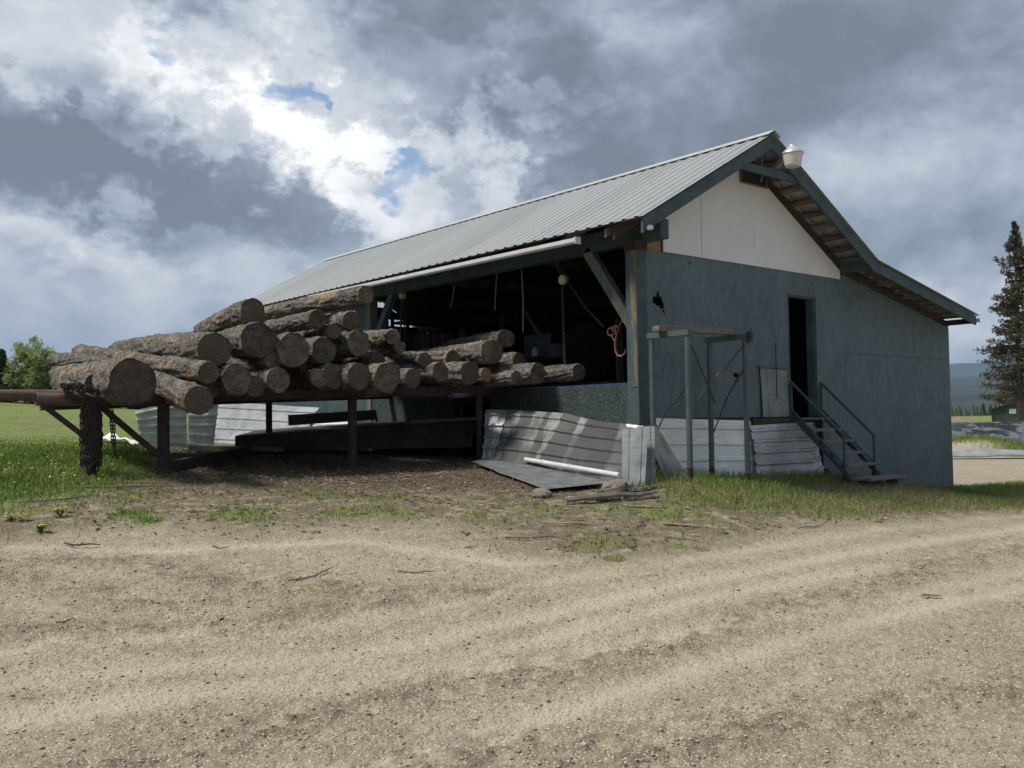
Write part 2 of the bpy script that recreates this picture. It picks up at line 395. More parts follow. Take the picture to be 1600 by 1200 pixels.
def mk_white():
    m = newmat('white_board'); n = NT(m); x = n.xyz()
    a = n.noise(1.3, 5, .6, n.coord((1,1,.6))); c = n.mix(n.step(a, .3, .7), (.70,.70,.71), (.78,.78,.795))
    w = n.math('ABSOLUTE', n.math('SUBTRACT', n.math('FRACT', n.math('MULTIPLY', x[0], 1/.61)), .5))
    dots = n.noise(9, 6, .7, n.coord((.5,1,1)))
    line = n.math('MULTIPLY', n.step(w, .49, .4965), n.step(dots, .35, .62))
    c = n.mix(line, c, (.86,.86,.86))
    stain = n.noise(4, 7, .7, n.coord((5,1,.5)))
    c = n.mix(n.math('MULTIPLY', n.step(stain, .56, .72), .4), c, (.50,.485,.46))
    n.col(c); n.set(.7, 0, .3); n.bump(a, .1, .01); return m
MT['white_board'] = mk_white()
def mk_roof():
    m = newmat('roof_metal'); n = NT(m); x = n.xyz(); v = n.coord()
    sheet = n.N.new('ShaderNodeTexWhiteNoise'); sheet.noise_dimensions = '1D'; n.L.new(n.math('FLOOR', n.math('MULTIPLY', x[1], 1/.92)), sheet.inputs['W'])
    c = n.mix(n.noise(.7, 5, .6, v), (.33,.345,.345), (.42,.435,.434))
    c = n.mix(n.math('MULTIPLY', sheet.outputs[0], .6), c, (.47,.48,.485))
    st = n.noise(7, 7, .68, n.coord((.22, 3.2, .22)))
    c = n.mix(n.math('MULTIPLY', n.step(st, .52, .72), .5), c, (.25,.255,.258))
    # fastener heads in rows down the slope
    fy = n.math('ABSOLUTE', n.math('SUBTRACT', n.math('FRACT', n.math('MULTIPLY', x[1], 1/.23)), .26))
    fx = n.math('ABSOLUTE', n.math('SUBTRACT', n.math('FRACT', n.math('MULTIPLY', x[0], 1/.42)), .5))
    dot = n.math('MULTIPLY', n.math('LESS_THAN', fy, .065), n.math('LESS_THAN', fx, .035))
    c = n.mix(n.math('MULTIPLY', dot, .75), c, (.08,.08,.085))
    n.col(c); n.set(.5, .35); n.bump(n.noise(3, 4, .6, v), .2, .01); return m
MT['roof'] = mk_roof()
MT['ridge'] = plain('ridge_metal', (.50,.52,.52), (.58,.60,.60), 3, .45, metal=.3, bump=.1)
MT['gutter'] = plain('white_gutter', (.62,.63,.64), (.74,.75,.76), 4, .45, bump=.05)
MT['purlin'] = plain('purlin_wood', (.08,.048,.038), (.165,.110,.080), 4, .85, (1,.3,1), c3=(.12,.10,.085))
MT['darkwood'] = plain('dark_timber', (.035,.028,.022), (.07,.055,.042), 6, .9, (1,.3,1))
MT['greywood'] = plain('weathered_board', (.13,.115,.10), (.22,.20,.175), 5, .9, (4,.5,4), c3=(.07,.06,.05), t3=(.58,.7))
MT['inside'] = plain('shade_dark_wood', (.018,.016,.015), (.036,.032,.029), 4, .95)  # the interior's shade is put into this near-black colour
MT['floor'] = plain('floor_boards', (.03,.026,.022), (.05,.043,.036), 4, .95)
MT['stairpaint'] = plain('dark_green_steel', (.026,.052,.056), (.045,.078,.082), 7, .5, bump=.15, c3=(.12,.075,.05), t3=(.68,.76), s3=11)
MT['steelpaint'] = plain('teal_painted_steel', (.058,.085,.092), (.092,.122,.128), 7, .55, bump=.15, c3=(.16,.10,.065), t3=(.66,.74), s3=11)
MT['rust'] = plain('rusty_steel', (.026,.019,.018), (.052,.035,.030), 8, .85, c3=(.09,.052,.04), t3=(.55,.7), bump=.6)
MT['rustpipe'] = plain('rusty_pipe', (.10,.060,.052), (.145,.088,.074), 5, .72, (1,1,1), c3=(.19,.12,.10), t3=(.52,.7), bump=.4)
MT['chain'] = plain('rusty_chain', (.035,.026,.023), (.075,.052,.042), 30, .85, bump=.4)
MT['blue'] = plain('blue_steel', (.045,.055,.13), (.07,.085,.18), 5, .5)
MT['galv'] = mk_metal('galvanised_sheet', (.46,.48,.49), (.60,.62,.63), (.30,.31,.30), .40, .55)
MT['galvdirty'] = mk_metal('weathered_sheet', (.18,.185,.19), (.28,.29,.295), (.12,.12,.118), .45, .15, stripes=2.4)
MT['whitesheet'] = mk_metal('white_sheet', (.72,.73,.72), (.86,.87,.86), (.50,.47,.42), .4, .15)
MT['creamsheet'] = mk_metal('pale_green_sheet', (.62,.70,.67), (.74,.80,.77), (.38,.42,.39), .5, .1)
MT['greysheet'] = mk_metal('grey_coated_sheet', (.16,.182,.180), (.24,.265,.262), (.10,.11,.105), .55, .1)
MT['dullsheet'] = mk_metal('dull_sheet', (.36,.37,.38), (.52,.53,.54), (.17,.17,.165), .38, .5)
MT['blackplate'] = plain('dark_plate', (.030,.036,.038), (.055,.062,.062), 4, .75)
MT['bolt'] = plain('lamp_metal', (.62,.63,.64), (.72,.73,.74), 5, .35, metal=.5, bump=.05)
MT['lens'] = plain('lamp_glass', (.60,.59,.56), (.68,.67,.63), 3, .25, bump=.03)
MT['cream'] = plain('cream_plastic', (.50,.44,.30), (.58,.52,.38), 8, .6)
MT['cord'] = plain('pale_strap', (.22,.20,.17), (.32,.30,.26), 9, .8)
MT['hook'] = plain('red_hook', (.26,.085,.065), (.34,.15,.12), 12, .55, c3=(.45,.38,.34), t3=(.6,.7))
MT['card'] = plain('brown_carton', (.15,.085,.055), (.20,.12,.08), 6, .9)
# ------------------------------------------------------------------ ground
CP = np.array(CPTS, float)
def _k(d2): return np.sqrt(d2+1.0)
_n = len(CP); _M = np.zeros((_n+1, _n+1)); _M[:_n, :_n] = _k(((CP[:, None, :2]-CP[None, :, :2])**2).sum(-1)); _M[:_n, _n] = 1; _M[_n, :_n] = 1
_W = np.linalg.solve(_M, np.r_[CP[:, 2], 0])
def hgt(x, y):
    x = np.asarray(x, float); y = np.asarray(y, float); s = x.shape; x = x.ravel(); y = y.ravel()
    h = np.full(x.shape, _W[_n])
    for i in range(_n): h += _W[i]*_k((x-CP[i, 0])**2+(y-CP[i, 1])**2)
    r = np.hypot(x, y); k = np.clip((r-120)/60, 0, 1); k = k*k*(3-2*k)
    return (h*(1-k)+np.clip(2-(r-150)*.05, -90, 9)*k).reshape(s)
def h1(x, y): return float(hgt(np.array([x]), np.array([y]))[0])
def pip(x, y, poly):
    ins = np.zeros(x.shape, bool); n = len(poly)
    for i in range(n):
        x1, y1 = poly[i]; x2, y2 = poly[(i+1) % n]
        c = ((y1 > y) != (y2 > y)) & (x < (x2-x1)*(y-y1)/(y2-y1+1e-12)+x1); ins ^= c
    return ins
def dseg(x, y, pts, closed=False):
    d = np.full(x.shape, 1e9); n = len(pts)
    for i in range(n if closed else n-1):
        ax, ay = pts[i]; bx, by = pts[(i+1) % n]; vx, vy = bx-ax, by-ay
        t = np.clip(((x-ax)*vx+(y-ay)*vy)/(vx*vx+vy*vy), 0, 1); d = np.minimum(d, np.hypot(x-ax-t*vx, y-ay-t*vy))
    return d
def smask(x, y, poly, w):
    d = dseg(x, y, poly, True); d = np.where(pip(x, y, poly), d, -d); return np.clip(d/w*.5+.5, 0, 1)
STRIP = [(-1.3,-.75),(-1.5,-1.5),(-1.3,-2.4),(-.2,-2.9),(1.6,-2.75),(3.9,-3.0),(9.6,-2.6),(16,-3.0),(40,-6),(40,-2),(15,.2),(9.6,.4),(9.2,.1),(-.1,.1)]
FIELD = [(-9.6,.75),(-7.6,1.3),(-6.3,2.2),(-5.9,3.0),(-4.6,4.6),(-3.9,7.0),(-3.2,9),(-.2,9.6),(-.2,14.5),(9.2,14.5),(12,20),(22,60),(0,140),(-90,140),(-120,20),(-60,-3),(-20,-2.0)]
FRINGE = [(-9.8,-.35),(-8,.0),(-6.8,.0),(-6.2,-.9),(-5.3,-1.0),(-4.5,-1.4),(-4.5,-2.4),(-4.4,-3.1),(-4.0,-3.4),(-3.1,-3.4),(-2.2,-3.3),(0,-3.2),(4,-3.4),(10,-3.0),(10,0),(0,0),(0,14),(-6,14),(-12,6)]
LITTER = [(-6.2,1.9),(-4.8,.9),(-3.2,.2),(-2.6,-.9),(-1.4,-1.2),(-.1,-.2),(0,13),(-3.4,9.5),(-4.2,6),(-5.4,3.6)]
FARGREEN = [(30,-5),(40,3),(37,9.6),(33,11.6),(30.5,12.4),(29.5,11.2),(31,8.4),(28.5,7.6),(29,5.5)]
LIGHT = [[(-9.4,-3.35),(-8.36,-3.4),(-7.27,-3.97),(-6.4,-4.05),(-4.66,-4.12),(-2.19,-4.22),(2.4,-3.97),(12,-4),(30,-6)],
 [(-9.4,-3.8),(-8.37,-3.99),(-7.55,-4.13),(-6.42,-4.72),(-3,-5.3),(2,-5.4),(20,-6)],[(-9.5,-.1),(-8.23,-.25),(-7.18,-1.04),(-5.63,-1.63),(-4.96,-2.96),(-3,-3.8)],
 [(-9,-5.2),(-6.76,-5.38),(-4.91,-5.43),(-1.79,-5.66),(20,-7)]]
LIGHT += [[(a, b-.42+.05*math.sin(a)) for a, b in LIGHT[0]], [(a, b+.55) for a, b in LIGHT[0]]]
DARK = [[(-9.0,-.6),(-8.01,-.87),(-7.52,-1.28),(-7.11,-2.19),(-6.26,-3.07),(-5.47,-3.58)],[(-9.5,-2.2),(-8.67,-2.5),(-8.02,-2.86),(-7.34,-3.24),(-6.33,-3.35)],
 [(-9,-4.7),(-7.35,-4.81),(-6.58,-4.91),(-5.41,-5.07),(-3.54,-5.04),(-1.3,-4.82),(1.1,-4.49),(8,-4.4),(20,-5)],[(-9,-5.4),(-7.46,-5.52),(-6.69,-5.98),(-5.63,-6.32),(-4.46,-6.74),(0,-6.8)],
 [(-9.2,-.9),(-8.41,-1.17),(-7.96,-2.0),(-7.47,-2.51)]]
def surf(x, y):
    """height with ruts and clods, plus the masks: grass, litter, light track, churned soil"""
    z = hgt(x, y); nz = fbm(x*1.3, y*1.3, 3); nf = fbm(x*6, y*6, 3)
    wob = (nz-.5)*.5+(nf-.5)*.22
    g = np.maximum(smask(x, y, STRIP, .45), smask(x, y, FIELD, 1.5)); g = np.clip(g+wob*1.2*(g > 0)*(g < 1), 0, 1)
    fr = smask(x, y, FRINGE, .5)
    patch = np.clip((fbm(x*2.1+5, y*2.1, 4)-.44)*4, 0, 1)*fr*.66
    patch = np.maximum(patch, np.exp(-(((x+3.4)/.9)**2+((y-.75)/.3)**2)*1.2))
    for px, py, s in ((-4.09,-3.3,.14),(-3.26,-3.3,.14),(-3.1,-3.45,.10),(-6.9,.5,.28),(-6.9,.1,.2),(-4.9,1.1,.3)):
        patch = np.maximum(patch, np.exp(-((x-px)**2+(y-py)**2)/s**2))
    li = smask(x, y, LITTER, .7)*np.clip(.75+wob, 0, 1)
    fg = smask(x, y, FARGREEN, .8)
    g = np.maximum(g, fg)
    g = np.maximum(g, patch*(1-li*.7)); g = g*(1-li*.75)
    r = np.hypot(x, y); g = np.where((r > 60), np.maximum(g, np.clip((r-60)/40, 0, 1)), g)
    lt = np.zeros(x.shape); dk = np.zeros(x.shape)
    for p in LIGHT: lt = np.maximum(lt, np.exp(-(dseg(x+(nz-.5)*.25, y+(nf-.5)*.10, p)/.13)**2)*np.clip(1.5*fbm(x*.7+3, y*3, 3)+.15, 0, 1))
    for p in DARK: dk = np.maximum(dk, np.exp(-(dseg(x, y+(nz-.5)*.5, p)/.24)**2))
    near = np.exp(-np.maximum(np.hypot(x-CX, y-CY)-14, 0)/6)
    clod = fbm(x*9, y*14, 4, .6)
    z = z+near*((clod-.5)*(.022+.05*dk)*(1-.6*lt)-.009*lt+.014*dk*(nz*1.6-.4)+(fbm(x*26, y*34, 3, .7)-.5)*.022+(nz-.5)*.03)
    moundy = np.exp(-(((x-31.5)/2.5)**2+((y-9.6)/2.2)**2))
    return z+moundy*.6, g, li, lt, np.clip(dk*np.clip((clod-.35)*3, 0, 1.2), 0, 1), fr
def ground():
    yaw = math.atan2(FW[1], FW[0])
    fine = np.arange(-.72, .72, .0019); coarse = np.linspace(.72, 2*math.pi-.72, 110)[:-1]
    A = np.r_[fine, coarse]+yaw
    rr = [.3]
    while rr[-1] < 2.6: rr.append(rr[-1]*1.12)
    while rr[-1] < 19: rr.append(rr[-1]*1.0052)
    while rr[-1] < 60: rr.append(rr[-1]*1.018)
    while rr[-1] < 14000: rr.append(rr[-1]*1.05)
    rr = np.array(rr); X = CX+rr[:, None]*np.cos(A)[None]; Y = CY+rr[:, None]*np.sin(A)[None]
    z, g, li, lt, dk, fr = surf(X.ravel(), Y.ravel())
    nr, na = X.shape; V = np.c_[X.ravel(), Y.ravel(), z]; V = np.r_[V, [[CX, CY, float(hgt(np.array([CX]), np.array([CY]))[0])]]]
    i = np.arange(nr-1)[:, None]*na; j = np.arange(na)[None]; j2 = (j+1) % na
    Q = np.stack([i+j, i+na+j, i+na+j2, i+j2], -1).reshape(-1, 4)
    T = np.stack([np.full(na, nr*na), np.arange(na), (np.arange(na)+1) % na], -1)
    me = np_mesh('ground', V, Q, T)
    for k, a in (('grass', g), ('litter', li), ('light', lt), ('churn', dk), ('fringe', fr)): attr(me, k, np.r_[a, 0])
    m = newmat('ground'); n = NT(m)
    a = n.noise(.9, 6, .6); b = n.noise(7, 6, .65); f = n.noise(42, 6, .75); pb = n.voro(38); pb2 = n.voro(95)
    c = n.mix(n.step(b, .3, .7), (.345,.291,.204), (.46,.398,.292))
    c = n.mix(n.math('MULTIPLY', n.step(a, .40, .66), .4), c, (.275,.228,.16))
    med = n.noise(16, 6, .7); c = n.mix(n.math('MULTIPLY', n.step(med, .50, .62), .5), c, (.225,.183,.128))
    c = n.mix(n.math('MULTIPLY', n.at('light'), .85), c, (.53,.463,.352))
    c = n.mix(n.math('MULTIPLY', n.at('churn'), .8), c, (.17,.135,.095))
    c = n.mix(n.math('MULTIPLY', n.step(f, .52, .64), .6), c, (.19,.148,.10))
    vc = n.N.new('ShaderNodeSeparateColor'); n.L.new(n.voro(60, out='Color'), vc.inputs[0])
    peb = n.math('MULTIPLY', n.step(n.voro(60), .42, .30), n.math('GREATER_THAN', vc.outputs[0], .55))
    c = n.mix(n.math('MULTIPLY', peb, .7), c, (.66,.60,.50))
    fring = n.math('MULTIPLY', n.at('fringe'), n.step(n.noise(5, 6, .7), .30, .56))
    c = n.mix(n.math('MULTIPLY', fring, .85), c, (.135,.112,.068))
    lit = n.mix(n.step(n.noise(26, 6, .7), .4, .65), (.060,.042,.030), (.16,.115,.08))
    c = n.mix(n.at('litter'), c, lit)
    gr = n.mix(n.step(n.noise(2.2, 6, .65), .35, .68), (.16,.235,.06), (.27,.31,.105))
    gr = n.mix(n.step(n.noise(30, 4, .7), .5, .7), gr, (.07,.09,.03))
    gr = n.mix(n.step(n.noise(1.2, 7, .7, n.coord((1, .5, 1))), .42, .62), gr, (.20,.22,.08))
    far = n.math('MULTIPLY', n.step(n.noise(.10, 4, .6, n.coord((.35, 1, 1))), .52, .62), .7)
    gr = n.mix(far, gr, (.20,.165,.105))
    c = n.mix(n.step(n.math('ADD', n.at('grass'), n.math('MULTIPLY', n.math('SUBTRACT', b, .5), .8)), .38, .72), c, gr)
    n.col(c); n.set(.95, 0, .15)
    hb = n.math('ADD', n.math('MULTIPLY', f, .6), n.math('ADD', n.math('MULTIPLY', n.step(pb, .5, .1), .35), n.math('MULTIPLY', b, 1.2)))
    n.bump(hb, .8, .025)
    o = put(me, 'ground', m, smooth=True); tag(o, kind='structure')
ground()

def hits(x, y): return surf(np.asarray(x, float), np.asarray(y, float))
# pebbles and small clods on the track
def stones():
    n = 60000; d = 3.7*np.exp(R_.random(n)*math.log(16/3.7)); a = math.atan2(FW[1], FW[0])+(R_.random(n)-.5)*1.22
    x = CX+d*np.cos(a); y = CY+d*np.sin(a); z, g, li, lt, dk, fr = hits(x, y)
    keep = (R_.random(n) < (1-.85*lt)*(.45+.6*dk))&(g < .6)&(li < .5); x, y, z, d = x[keep], y[keep], z[keep], d[keep]; n = len(x)
    base = np.array([(1,0,0),(0,1,0),(-1,0,0),(0,-1,0),(0,0,.75),(0,0,-.5),(.62,.62,.35),(-.6,.6,.4),(-.6,-.62,.3),(.6,-.6,.4)])
    tri = [(0,6,4),(6,1,4),(1,7,4),(7,2,4),(2,8,4),(8,3,4),(3,9,4),(9,0,4),(0,5,6),(6,5,1),(1,5,7),(7,5,2),(2,5,8),(8,5,3),(3,5,9),(9,5,0)]
    s = (.0028+.0065*R_.random(n)**7)*(1+.05*d)
    V = base[None]*(1+.55*(R_.random((n, 10, 1))-.5))*s[:, None, None]; t = R_.random(n)*6.28; c_, s_ = np.cos(t), np.sin(t)
    X = V[..., 0]*c_[:, None]*1.3-V[..., 1]*s_[:, None]; Y = V[..., 0]*s_[:, None]*1.3+V[..., 1]*c_[:, None]
    V = np.stack([X+x[:, None], Y+y[:, None], V[..., 2]*.8+z[:, None]+s[:, None]*.1], -1).reshape(-1, 3)
    T = (np.array(tri)[None]+10*np.arange(n)[:, None, None]).reshape(-1, 3)
    me = np_mesh('gravel', V, None, T); attr(me, 'tone', np.repeat(R_.random(n), 10))
    m = newmat('gravel'); k = NT(m); k.col(k.mix(k.step(k.at('tone'), .2, .95), (.27,.22,.165), (.60,.54,.44))); k.set(.9)
    tag(put(me, 'gravel', m), 'small pale stones and soil clods scattered over the dirt road', 'gravel', kind='stuff')
stones()

# grass: bent blades, denser where the ground mask says so
def blades(name, label, x, y, z, h, w, mat_, lean=.5):
    n = len(x); t = R_.random(n)*6.283; dx, dy = np.cos(t), np.sin(t); l = h*lean*(.3+R_.random(n)*1.2); tw = R_.random(n)*6.283
    wx, wy = np.cos(tw)*w, np.sin(tw)*w
    P0 = np.stack([x-wx, y-wy, z-.01], -1); P1 = np.stack([x+wx, y+wy, z-.01], -1)
    mx, my, mz = x+dx*l*.3, y+dy*l*.3, z+h*.6
    P2 = np.stack([mx+wx*.7, my+wy*.7, mz], -1); P3 = np.stack([mx-wx*.7, my-wy*.7, mz], -1)
    P4 = np.stack([x+dx*l, y+dy*l, z+h*(.95-.25*R_.random(n))], -1)
    V = np.stack([P0, P1, P2, P3, P4], 1).reshape(-1, 3); b = 5*np.arange(n)[:, None]
    me = np_mesh(name, V, b+np.array([[0,1,2,3]]), b+np.array([[3,2,4]])); attr(me, 'tone', np.repeat(np.clip(R_.random(n)*.7+fbm(x*.8, y*.8, 3)*.6-.15, 0, 1), 5))
    return tag(put(me, name, mat_), label, 'grass', kind='stuff')
def thin(m, k, col, f=.35):
    tr = k.N.new('ShaderNodeBsdfTranslucent'); k.L.new(col, tr.inputs[0]); mx = k.N.new('ShaderNodeMixShader'); mx.inputs[0].default_value = f
    k.L.new(k.b.outputs[0], mx.inputs[1]); k.L.new(tr.outputs[0], mx.inputs[2]); k.L.new(mx.outputs[0], k.N['Material Output'].inputs['Surface'])
def grassmat(name, a, b, c):
    m = newmat(name); k = NT(m); t = k.at('tone'); col = k.mix(k.step(t, .1, .6), a, b); col = k.mix(k.step(t, .68, .9), col, c)
    k.col(col); k.set(.7, 0, .2); thin(m, k, col); return m
gm = grassmat('grass_green', (.115,.19,.042), (.22,.31,.075), (.38,.34,.18))
gd = grassmat('grass_dry', (.13,.14,.05), (.27,.225,.125), (.42,.35,.23))
def scatter(n, x0, x1, y0, y1):
    return x0+(x1-x0)*R_.random(n), y0+(y1-y0)*R_.random(n)
def grass_all():
    # meadow at the left and behind
    n = 185000; d = 9+np.exp(R_.random(n)*math.log(36))*1.0; d = 9.3*np.exp(R_.random(n)*math.log(45/9.3)); a = math.radians(66+R_.random()*0)+(R_.random(n)-.25)*.85
    x = CX+d*np.cos(a); y = CY+d*np.sin(a); z, g, li, lt, dk, fr = hits(x, y); k = (R_.random(n) < (g-.25)*1.3)&((x < -.3)|(y > 14))&(R_.random(n) < np.clip(1.4-(d-14)/12, .25, 1))
    x, y, z, d = x[k], y[k], z[k], d[k]; lush = fbm(x*.9, y*.9, 3); edge = np.clip((np.hypot(x-CX, y-CY)-10)/1.5, .25, 1)
    mid = np.where(d > 19, .22, 1)*np.clip(1.25-(d-12)/14, .3, 1)
    blades('meadow_grass', 'lush green meadow grass growing left of the log deck', x, y, z, (.04+.20*lush*R_.random(len(x))+.03)*edge*mid*np.clip(g[k]*1.3-.2, .25, 1), .0035+.00045*d, gm)
    # strip before the gable wall
    n = 60000; x, y = scatter(n, -1.8, 17, -3.4, .3); z, g, li, lt, dk, fr = hits(x, y)
    tall = np.exp(-((y+.35)/.45)**2)*(x < 4.6)+.75*np.exp(-(((x-.6)/.8)**2+((y+1.6)/.45)**2))+.8*np.exp(-(((x-12.5)/4)**2+((y+1.0)/1.3)**2))
    k = (R_.random(n) < (g-.2)*1.3)&(y < -.05-.0*x+(x > 9.2)*.4); x, y, z, tall = x[k], y[k], z[k], tall[k]; s = R_.random(len(x)) < np.clip(.15+tall*1.3+.5*(fbm(x*1.1, y*1.6, 3) > .56), 0, 1)
    s2 = ~s
    blades('verge_grass', 'green grass growing along the foot of the gable wall', x[s], y[s], z[s], .05+.19*R_.random(s.sum())*np.clip(tall[s]+.25, 0, 1.1), .0045, gm)
    blades('dry_grass', 'dry straw coloured grass on the bank before the gable wall', x[s2], y[s2], z[s2], .03+.08*R_.random(s2.sum()), .0042, gd, 1.3)
    # sparse tufts on the bank
    n = 90000; d = 6.5*np.exp(R_.random(n)*math.log(15/6.5)); a = math.atan2(FW[1], FW[0])+(R_.random(n)-.5)*1.25
    x = CX+d*np.cos(a); y = CY+d*np.sin(a); z, g, li, lt, dk, fr = hits(x, y); inside = (x > -.1)&(y > -.1)
    k = (R_.random(n) < np.clip((g-.26)*1.2, 0, .6)+.07*fr)&(~inside)&(g < .995)&(y < 6); x, y, z = x[k], y[k], z[k]; s = R_.random(len(x)) < .55
    blades('bank_grass', 'thin patchy grass on the bare bank below the log deck', x[s], y[s], z[s], .03+.10*R_.random(s.sum()), .0035, gm, .9)
    blades('bank_straw', 'dead straw lying on the bare bank below the log deck', x[~s], y[~s], z[~s], .015+.05*R_.random((~s).sum()), .003, gd, 2.2)
    # far right
    n = 26000; x, y = scatter(n, 27, 41, -4, 13); z, g, li, lt, dk, fr = hits(x, y); k = (R_.random(n) < g); x, y, z = x[k], y[k], z[k]
    blades('mound_grass', 'grass covering the low mound before the dark liner', x, y, z, .10+.22*R_.random(len(x)), .014, gm)
grass_all()
# bark litter
def chips():
    n = 34000; x, y = scatter(n, -7.4, 2.5, -3.2, 9); z, g, li, lt, dk, fr = hits(x, y); k = R_.random(n) < np.clip(li*.8+fr*.22, 0, 1)*((x < 0)|(y < -.8)); x, y, z = x[k], y[k], z[k]; n = len(x)
    t = R_.random(n)*6.283; l = .010+.07*R_.random(n)**4; w = .005+.010*R_.random(n); ti = (R_.random(n)-.5)*.7; c_, s_ = np.cos(t), np.sin(t)
    C_ = []
    for a, b, up in ((-1,-1,0),(1,-1,0),(1,1,0),(-1,1,0),(0,0,1)): C_.append(np.stack([x+c_*l*a-s_*w*b, y+s_*l*a+c_*w*b, z+.006+a*l*ti*.5+up*.010], -1))
    V = np.stack(C_, 1).reshape(-1, 3); b = 5*np.arange(n)[:, None]
    T = np.concatenate([b+np.array([q]) for q in ((0,1,4),(1,2,4),(2,3,4),(3,0,4))])
    me = np_mesh('bark_litter', V, None, T); attr(me, 'tone', np.repeat(R_.random(n), 5))
    m = newmat('bark_litter'); k = NT(m); tt = k.at('tone'); c = k.mix(k.step(tt, .1, .8), (.055,.036,.025), (.15,.10,.068)); c = k.mix(k.step(tt, .90, .97), c, (.42,.34,.23)); k.col(c); k.set(.95)
    tag(put(me, 'bark_litter', m), 'dark bark flakes and wood chips on the soil under the log deck', 'bark litter', kind='stuff')
chips()
# ------------------------------------------------------------------ the mill building
MT['bare'] = plain('bare_board', (.22,.15,.09), (.30,.21,.13), 4, .9, (.4,1,2))
BX, BW, BL = 0.0, 9.13, 13.37
rz = lambda x: 4.276+(x+.70)*.5583 if x <= 2.29 else (5.945-(x-2.29)*.5583 if x <= 5.28 else 4.276-(x-5.28)*.1893)
mill = thing('sawmill_building', 'long open-sided sawmill shed with blue-grey gable wall and grey metal roof', 'building', (0, 0, 1.6))
XZ = lambda y, s=1: (lambda u, v, d: (u, y+d*s, v))
YZ = lambda x, s=1: (lambda u, v, d: (x+d*s, u, v))
def ragged(cx, cz, pts): return [(cx+a, cz+b) for a, b in pts]
tear = ragged(.30, 3.27, [(-.13,.03),(-.10,.10),(-.05,.07),(-.03,.15),(.01,.17),(.03,.08),(.07,.10),(.09,.02),(.12,-.02),(.13,-.12),(.155,-.20),(.10,-.15),(.06,-.09),(.0,-.05),(-.05,-.07),(-.07,-.02),(-.11,-.03)])
tear2 = ragged(2.07, 2.25, [(-.07,.02),(-.03,.05),(.02,.03),(.06,.05),(.07,.0),(.04,-.06),(.05,-.12),(.01,-.09),(-.03,-.10),(-.03,-.04)])
b = MB().slab([(.03,1.60),(3.50,1.60),(3.50,3.63),(4.31,3.63),(4.31,1.60),(4.38,1.60),(4.38,.10),(5.205,.10),(5.205,4.12),(5.10,4.05),(5.10,4.012),(.03,4.012)], XZ(0), .016,
              [tear, tear2, ragged(1.02, 3.98, [(-.02,-.06),(.02,-.05),(.015,-.09),(-.015,-.095)])])
build(b, 'wall', MT['wall'], mill)['label'] = 'blue-grey gable wall with the doorway and a torn hole'
b = MB().slab([(5.212,2.712),(9.13,2.712),(9.13,rz(9.13)-.13),(5.30,rz(5.30)-.13),(5.212,4.12)], XZ(0), .016)
build(b, 'wall', MT['wall'], mill)['label'] = 'upper blue-grey panel of the lean-to'
b = MB().slab([(5.212,.42),(7.0,.60),(9.13,.80),(9.13,2.706),(5.212,2.706)], XZ(0), .016).slab([(5.212,-.2),(9.13,-.2),(9.13,.795),(7.0,.595),(5.212,.415)], XZ(-.004), .016)
build(b, 'wall', MT['wall'], mill)['label'] = 'lower blue-grey panel of the lean-to'
b = MB().slab([(.42,4.016),(5.10,4.016),(5.10,4.24),(2.29,5.80),(.42,rz(.42)-.14)], XZ(-.012), .02)
gp = build(b, 'gable_panel', MT['white_board'], mill); gp['label'] = 'white boards closing the gable triangle'
build(MB().box(1.285,1.290,-.0135,-.012,4.016,5.2), 'panel_crack', MT['inside'], gp)
build(MB().box(.05,.42,.03,.05,4.02,4.25), 'wood_patch', MT['bare'], mill)
build(MB().box(2.60,2.605,-.0135,-.012,4.3,4.62), 'panel_crack', MT['inside'], gp)
for (cx_, cz_, s_) in ((.30,3.27,1),(2.07,2.25,.6)):
    for k in range(7):
        a_ = -2.6+k*.42; p_ = Vector((cx_+.13*s_*math.cos(a_), -.004, cz_+.13*s_*math.sin(a_)))
        build(MB().beam(p_, p_+Vector((-.05*s_*math.cos(a_)+.02, -.02, -.05*s_*math.sin(a_)-.02*s_)), .035*s_, .008, (0,1,0), .35), 'torn_chip', MT['bare'], mill)
# side walls, rear, floor
build(MB().slab([(7.45,1.35),(13.3,1.35),(13.3,4.12),(7.45,4.12)], YZ(0), .02), 'side_wall', MT['teal'], mill)
build(MB().slab([(7.5,.9),(13.3,.9),(13.3,1.345),(7.5,1.345)], YZ(.01), .02), 'side_wall', MT['wall'], mill)
sk = build(MB().slab([(.14,1.30),(3.46,1.28),(3.49,2.12),(2.2,2.115),(.14,2.08)], YZ(-.03), .018), 'skirting_panel', MT['moss'], mill); sk['label'] = 'mossy dark green strand board below the open side'
build(MB().slab([(4.75,1.15),(7.42,1.15),(7.42,2.14),(4.80,2.13)], YZ(.0), .018), 'skirting_panel', MT['moss'], mill)
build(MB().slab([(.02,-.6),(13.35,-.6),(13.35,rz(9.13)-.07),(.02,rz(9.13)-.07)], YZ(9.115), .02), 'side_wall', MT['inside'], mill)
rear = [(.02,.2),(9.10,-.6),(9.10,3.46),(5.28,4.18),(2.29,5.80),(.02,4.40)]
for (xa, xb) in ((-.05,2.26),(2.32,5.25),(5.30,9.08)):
    build(MB().add([(xa,.05,rz(xa)-.085),(xb,.05,rz(xb)-.085),(xb,13.3,rz(xb)-.085),(xa,13.3,rz(xa)-.085),(xa,.05,rz(xa)-.078),(xb,.05,rz(xb)-.078),(xb,13.3,rz(xb)-.078),(xa,13.3,rz(xa)-.078)], [(0,1,2,3),(7,6,5,4),(0,4,5,1),(1,5,6,2),(2,6,7,3),(3,7,4,0)]), 'added_dark_ceiling', MT['inside'], mill)  # dark sheets added under the roof to deepen the shade inside
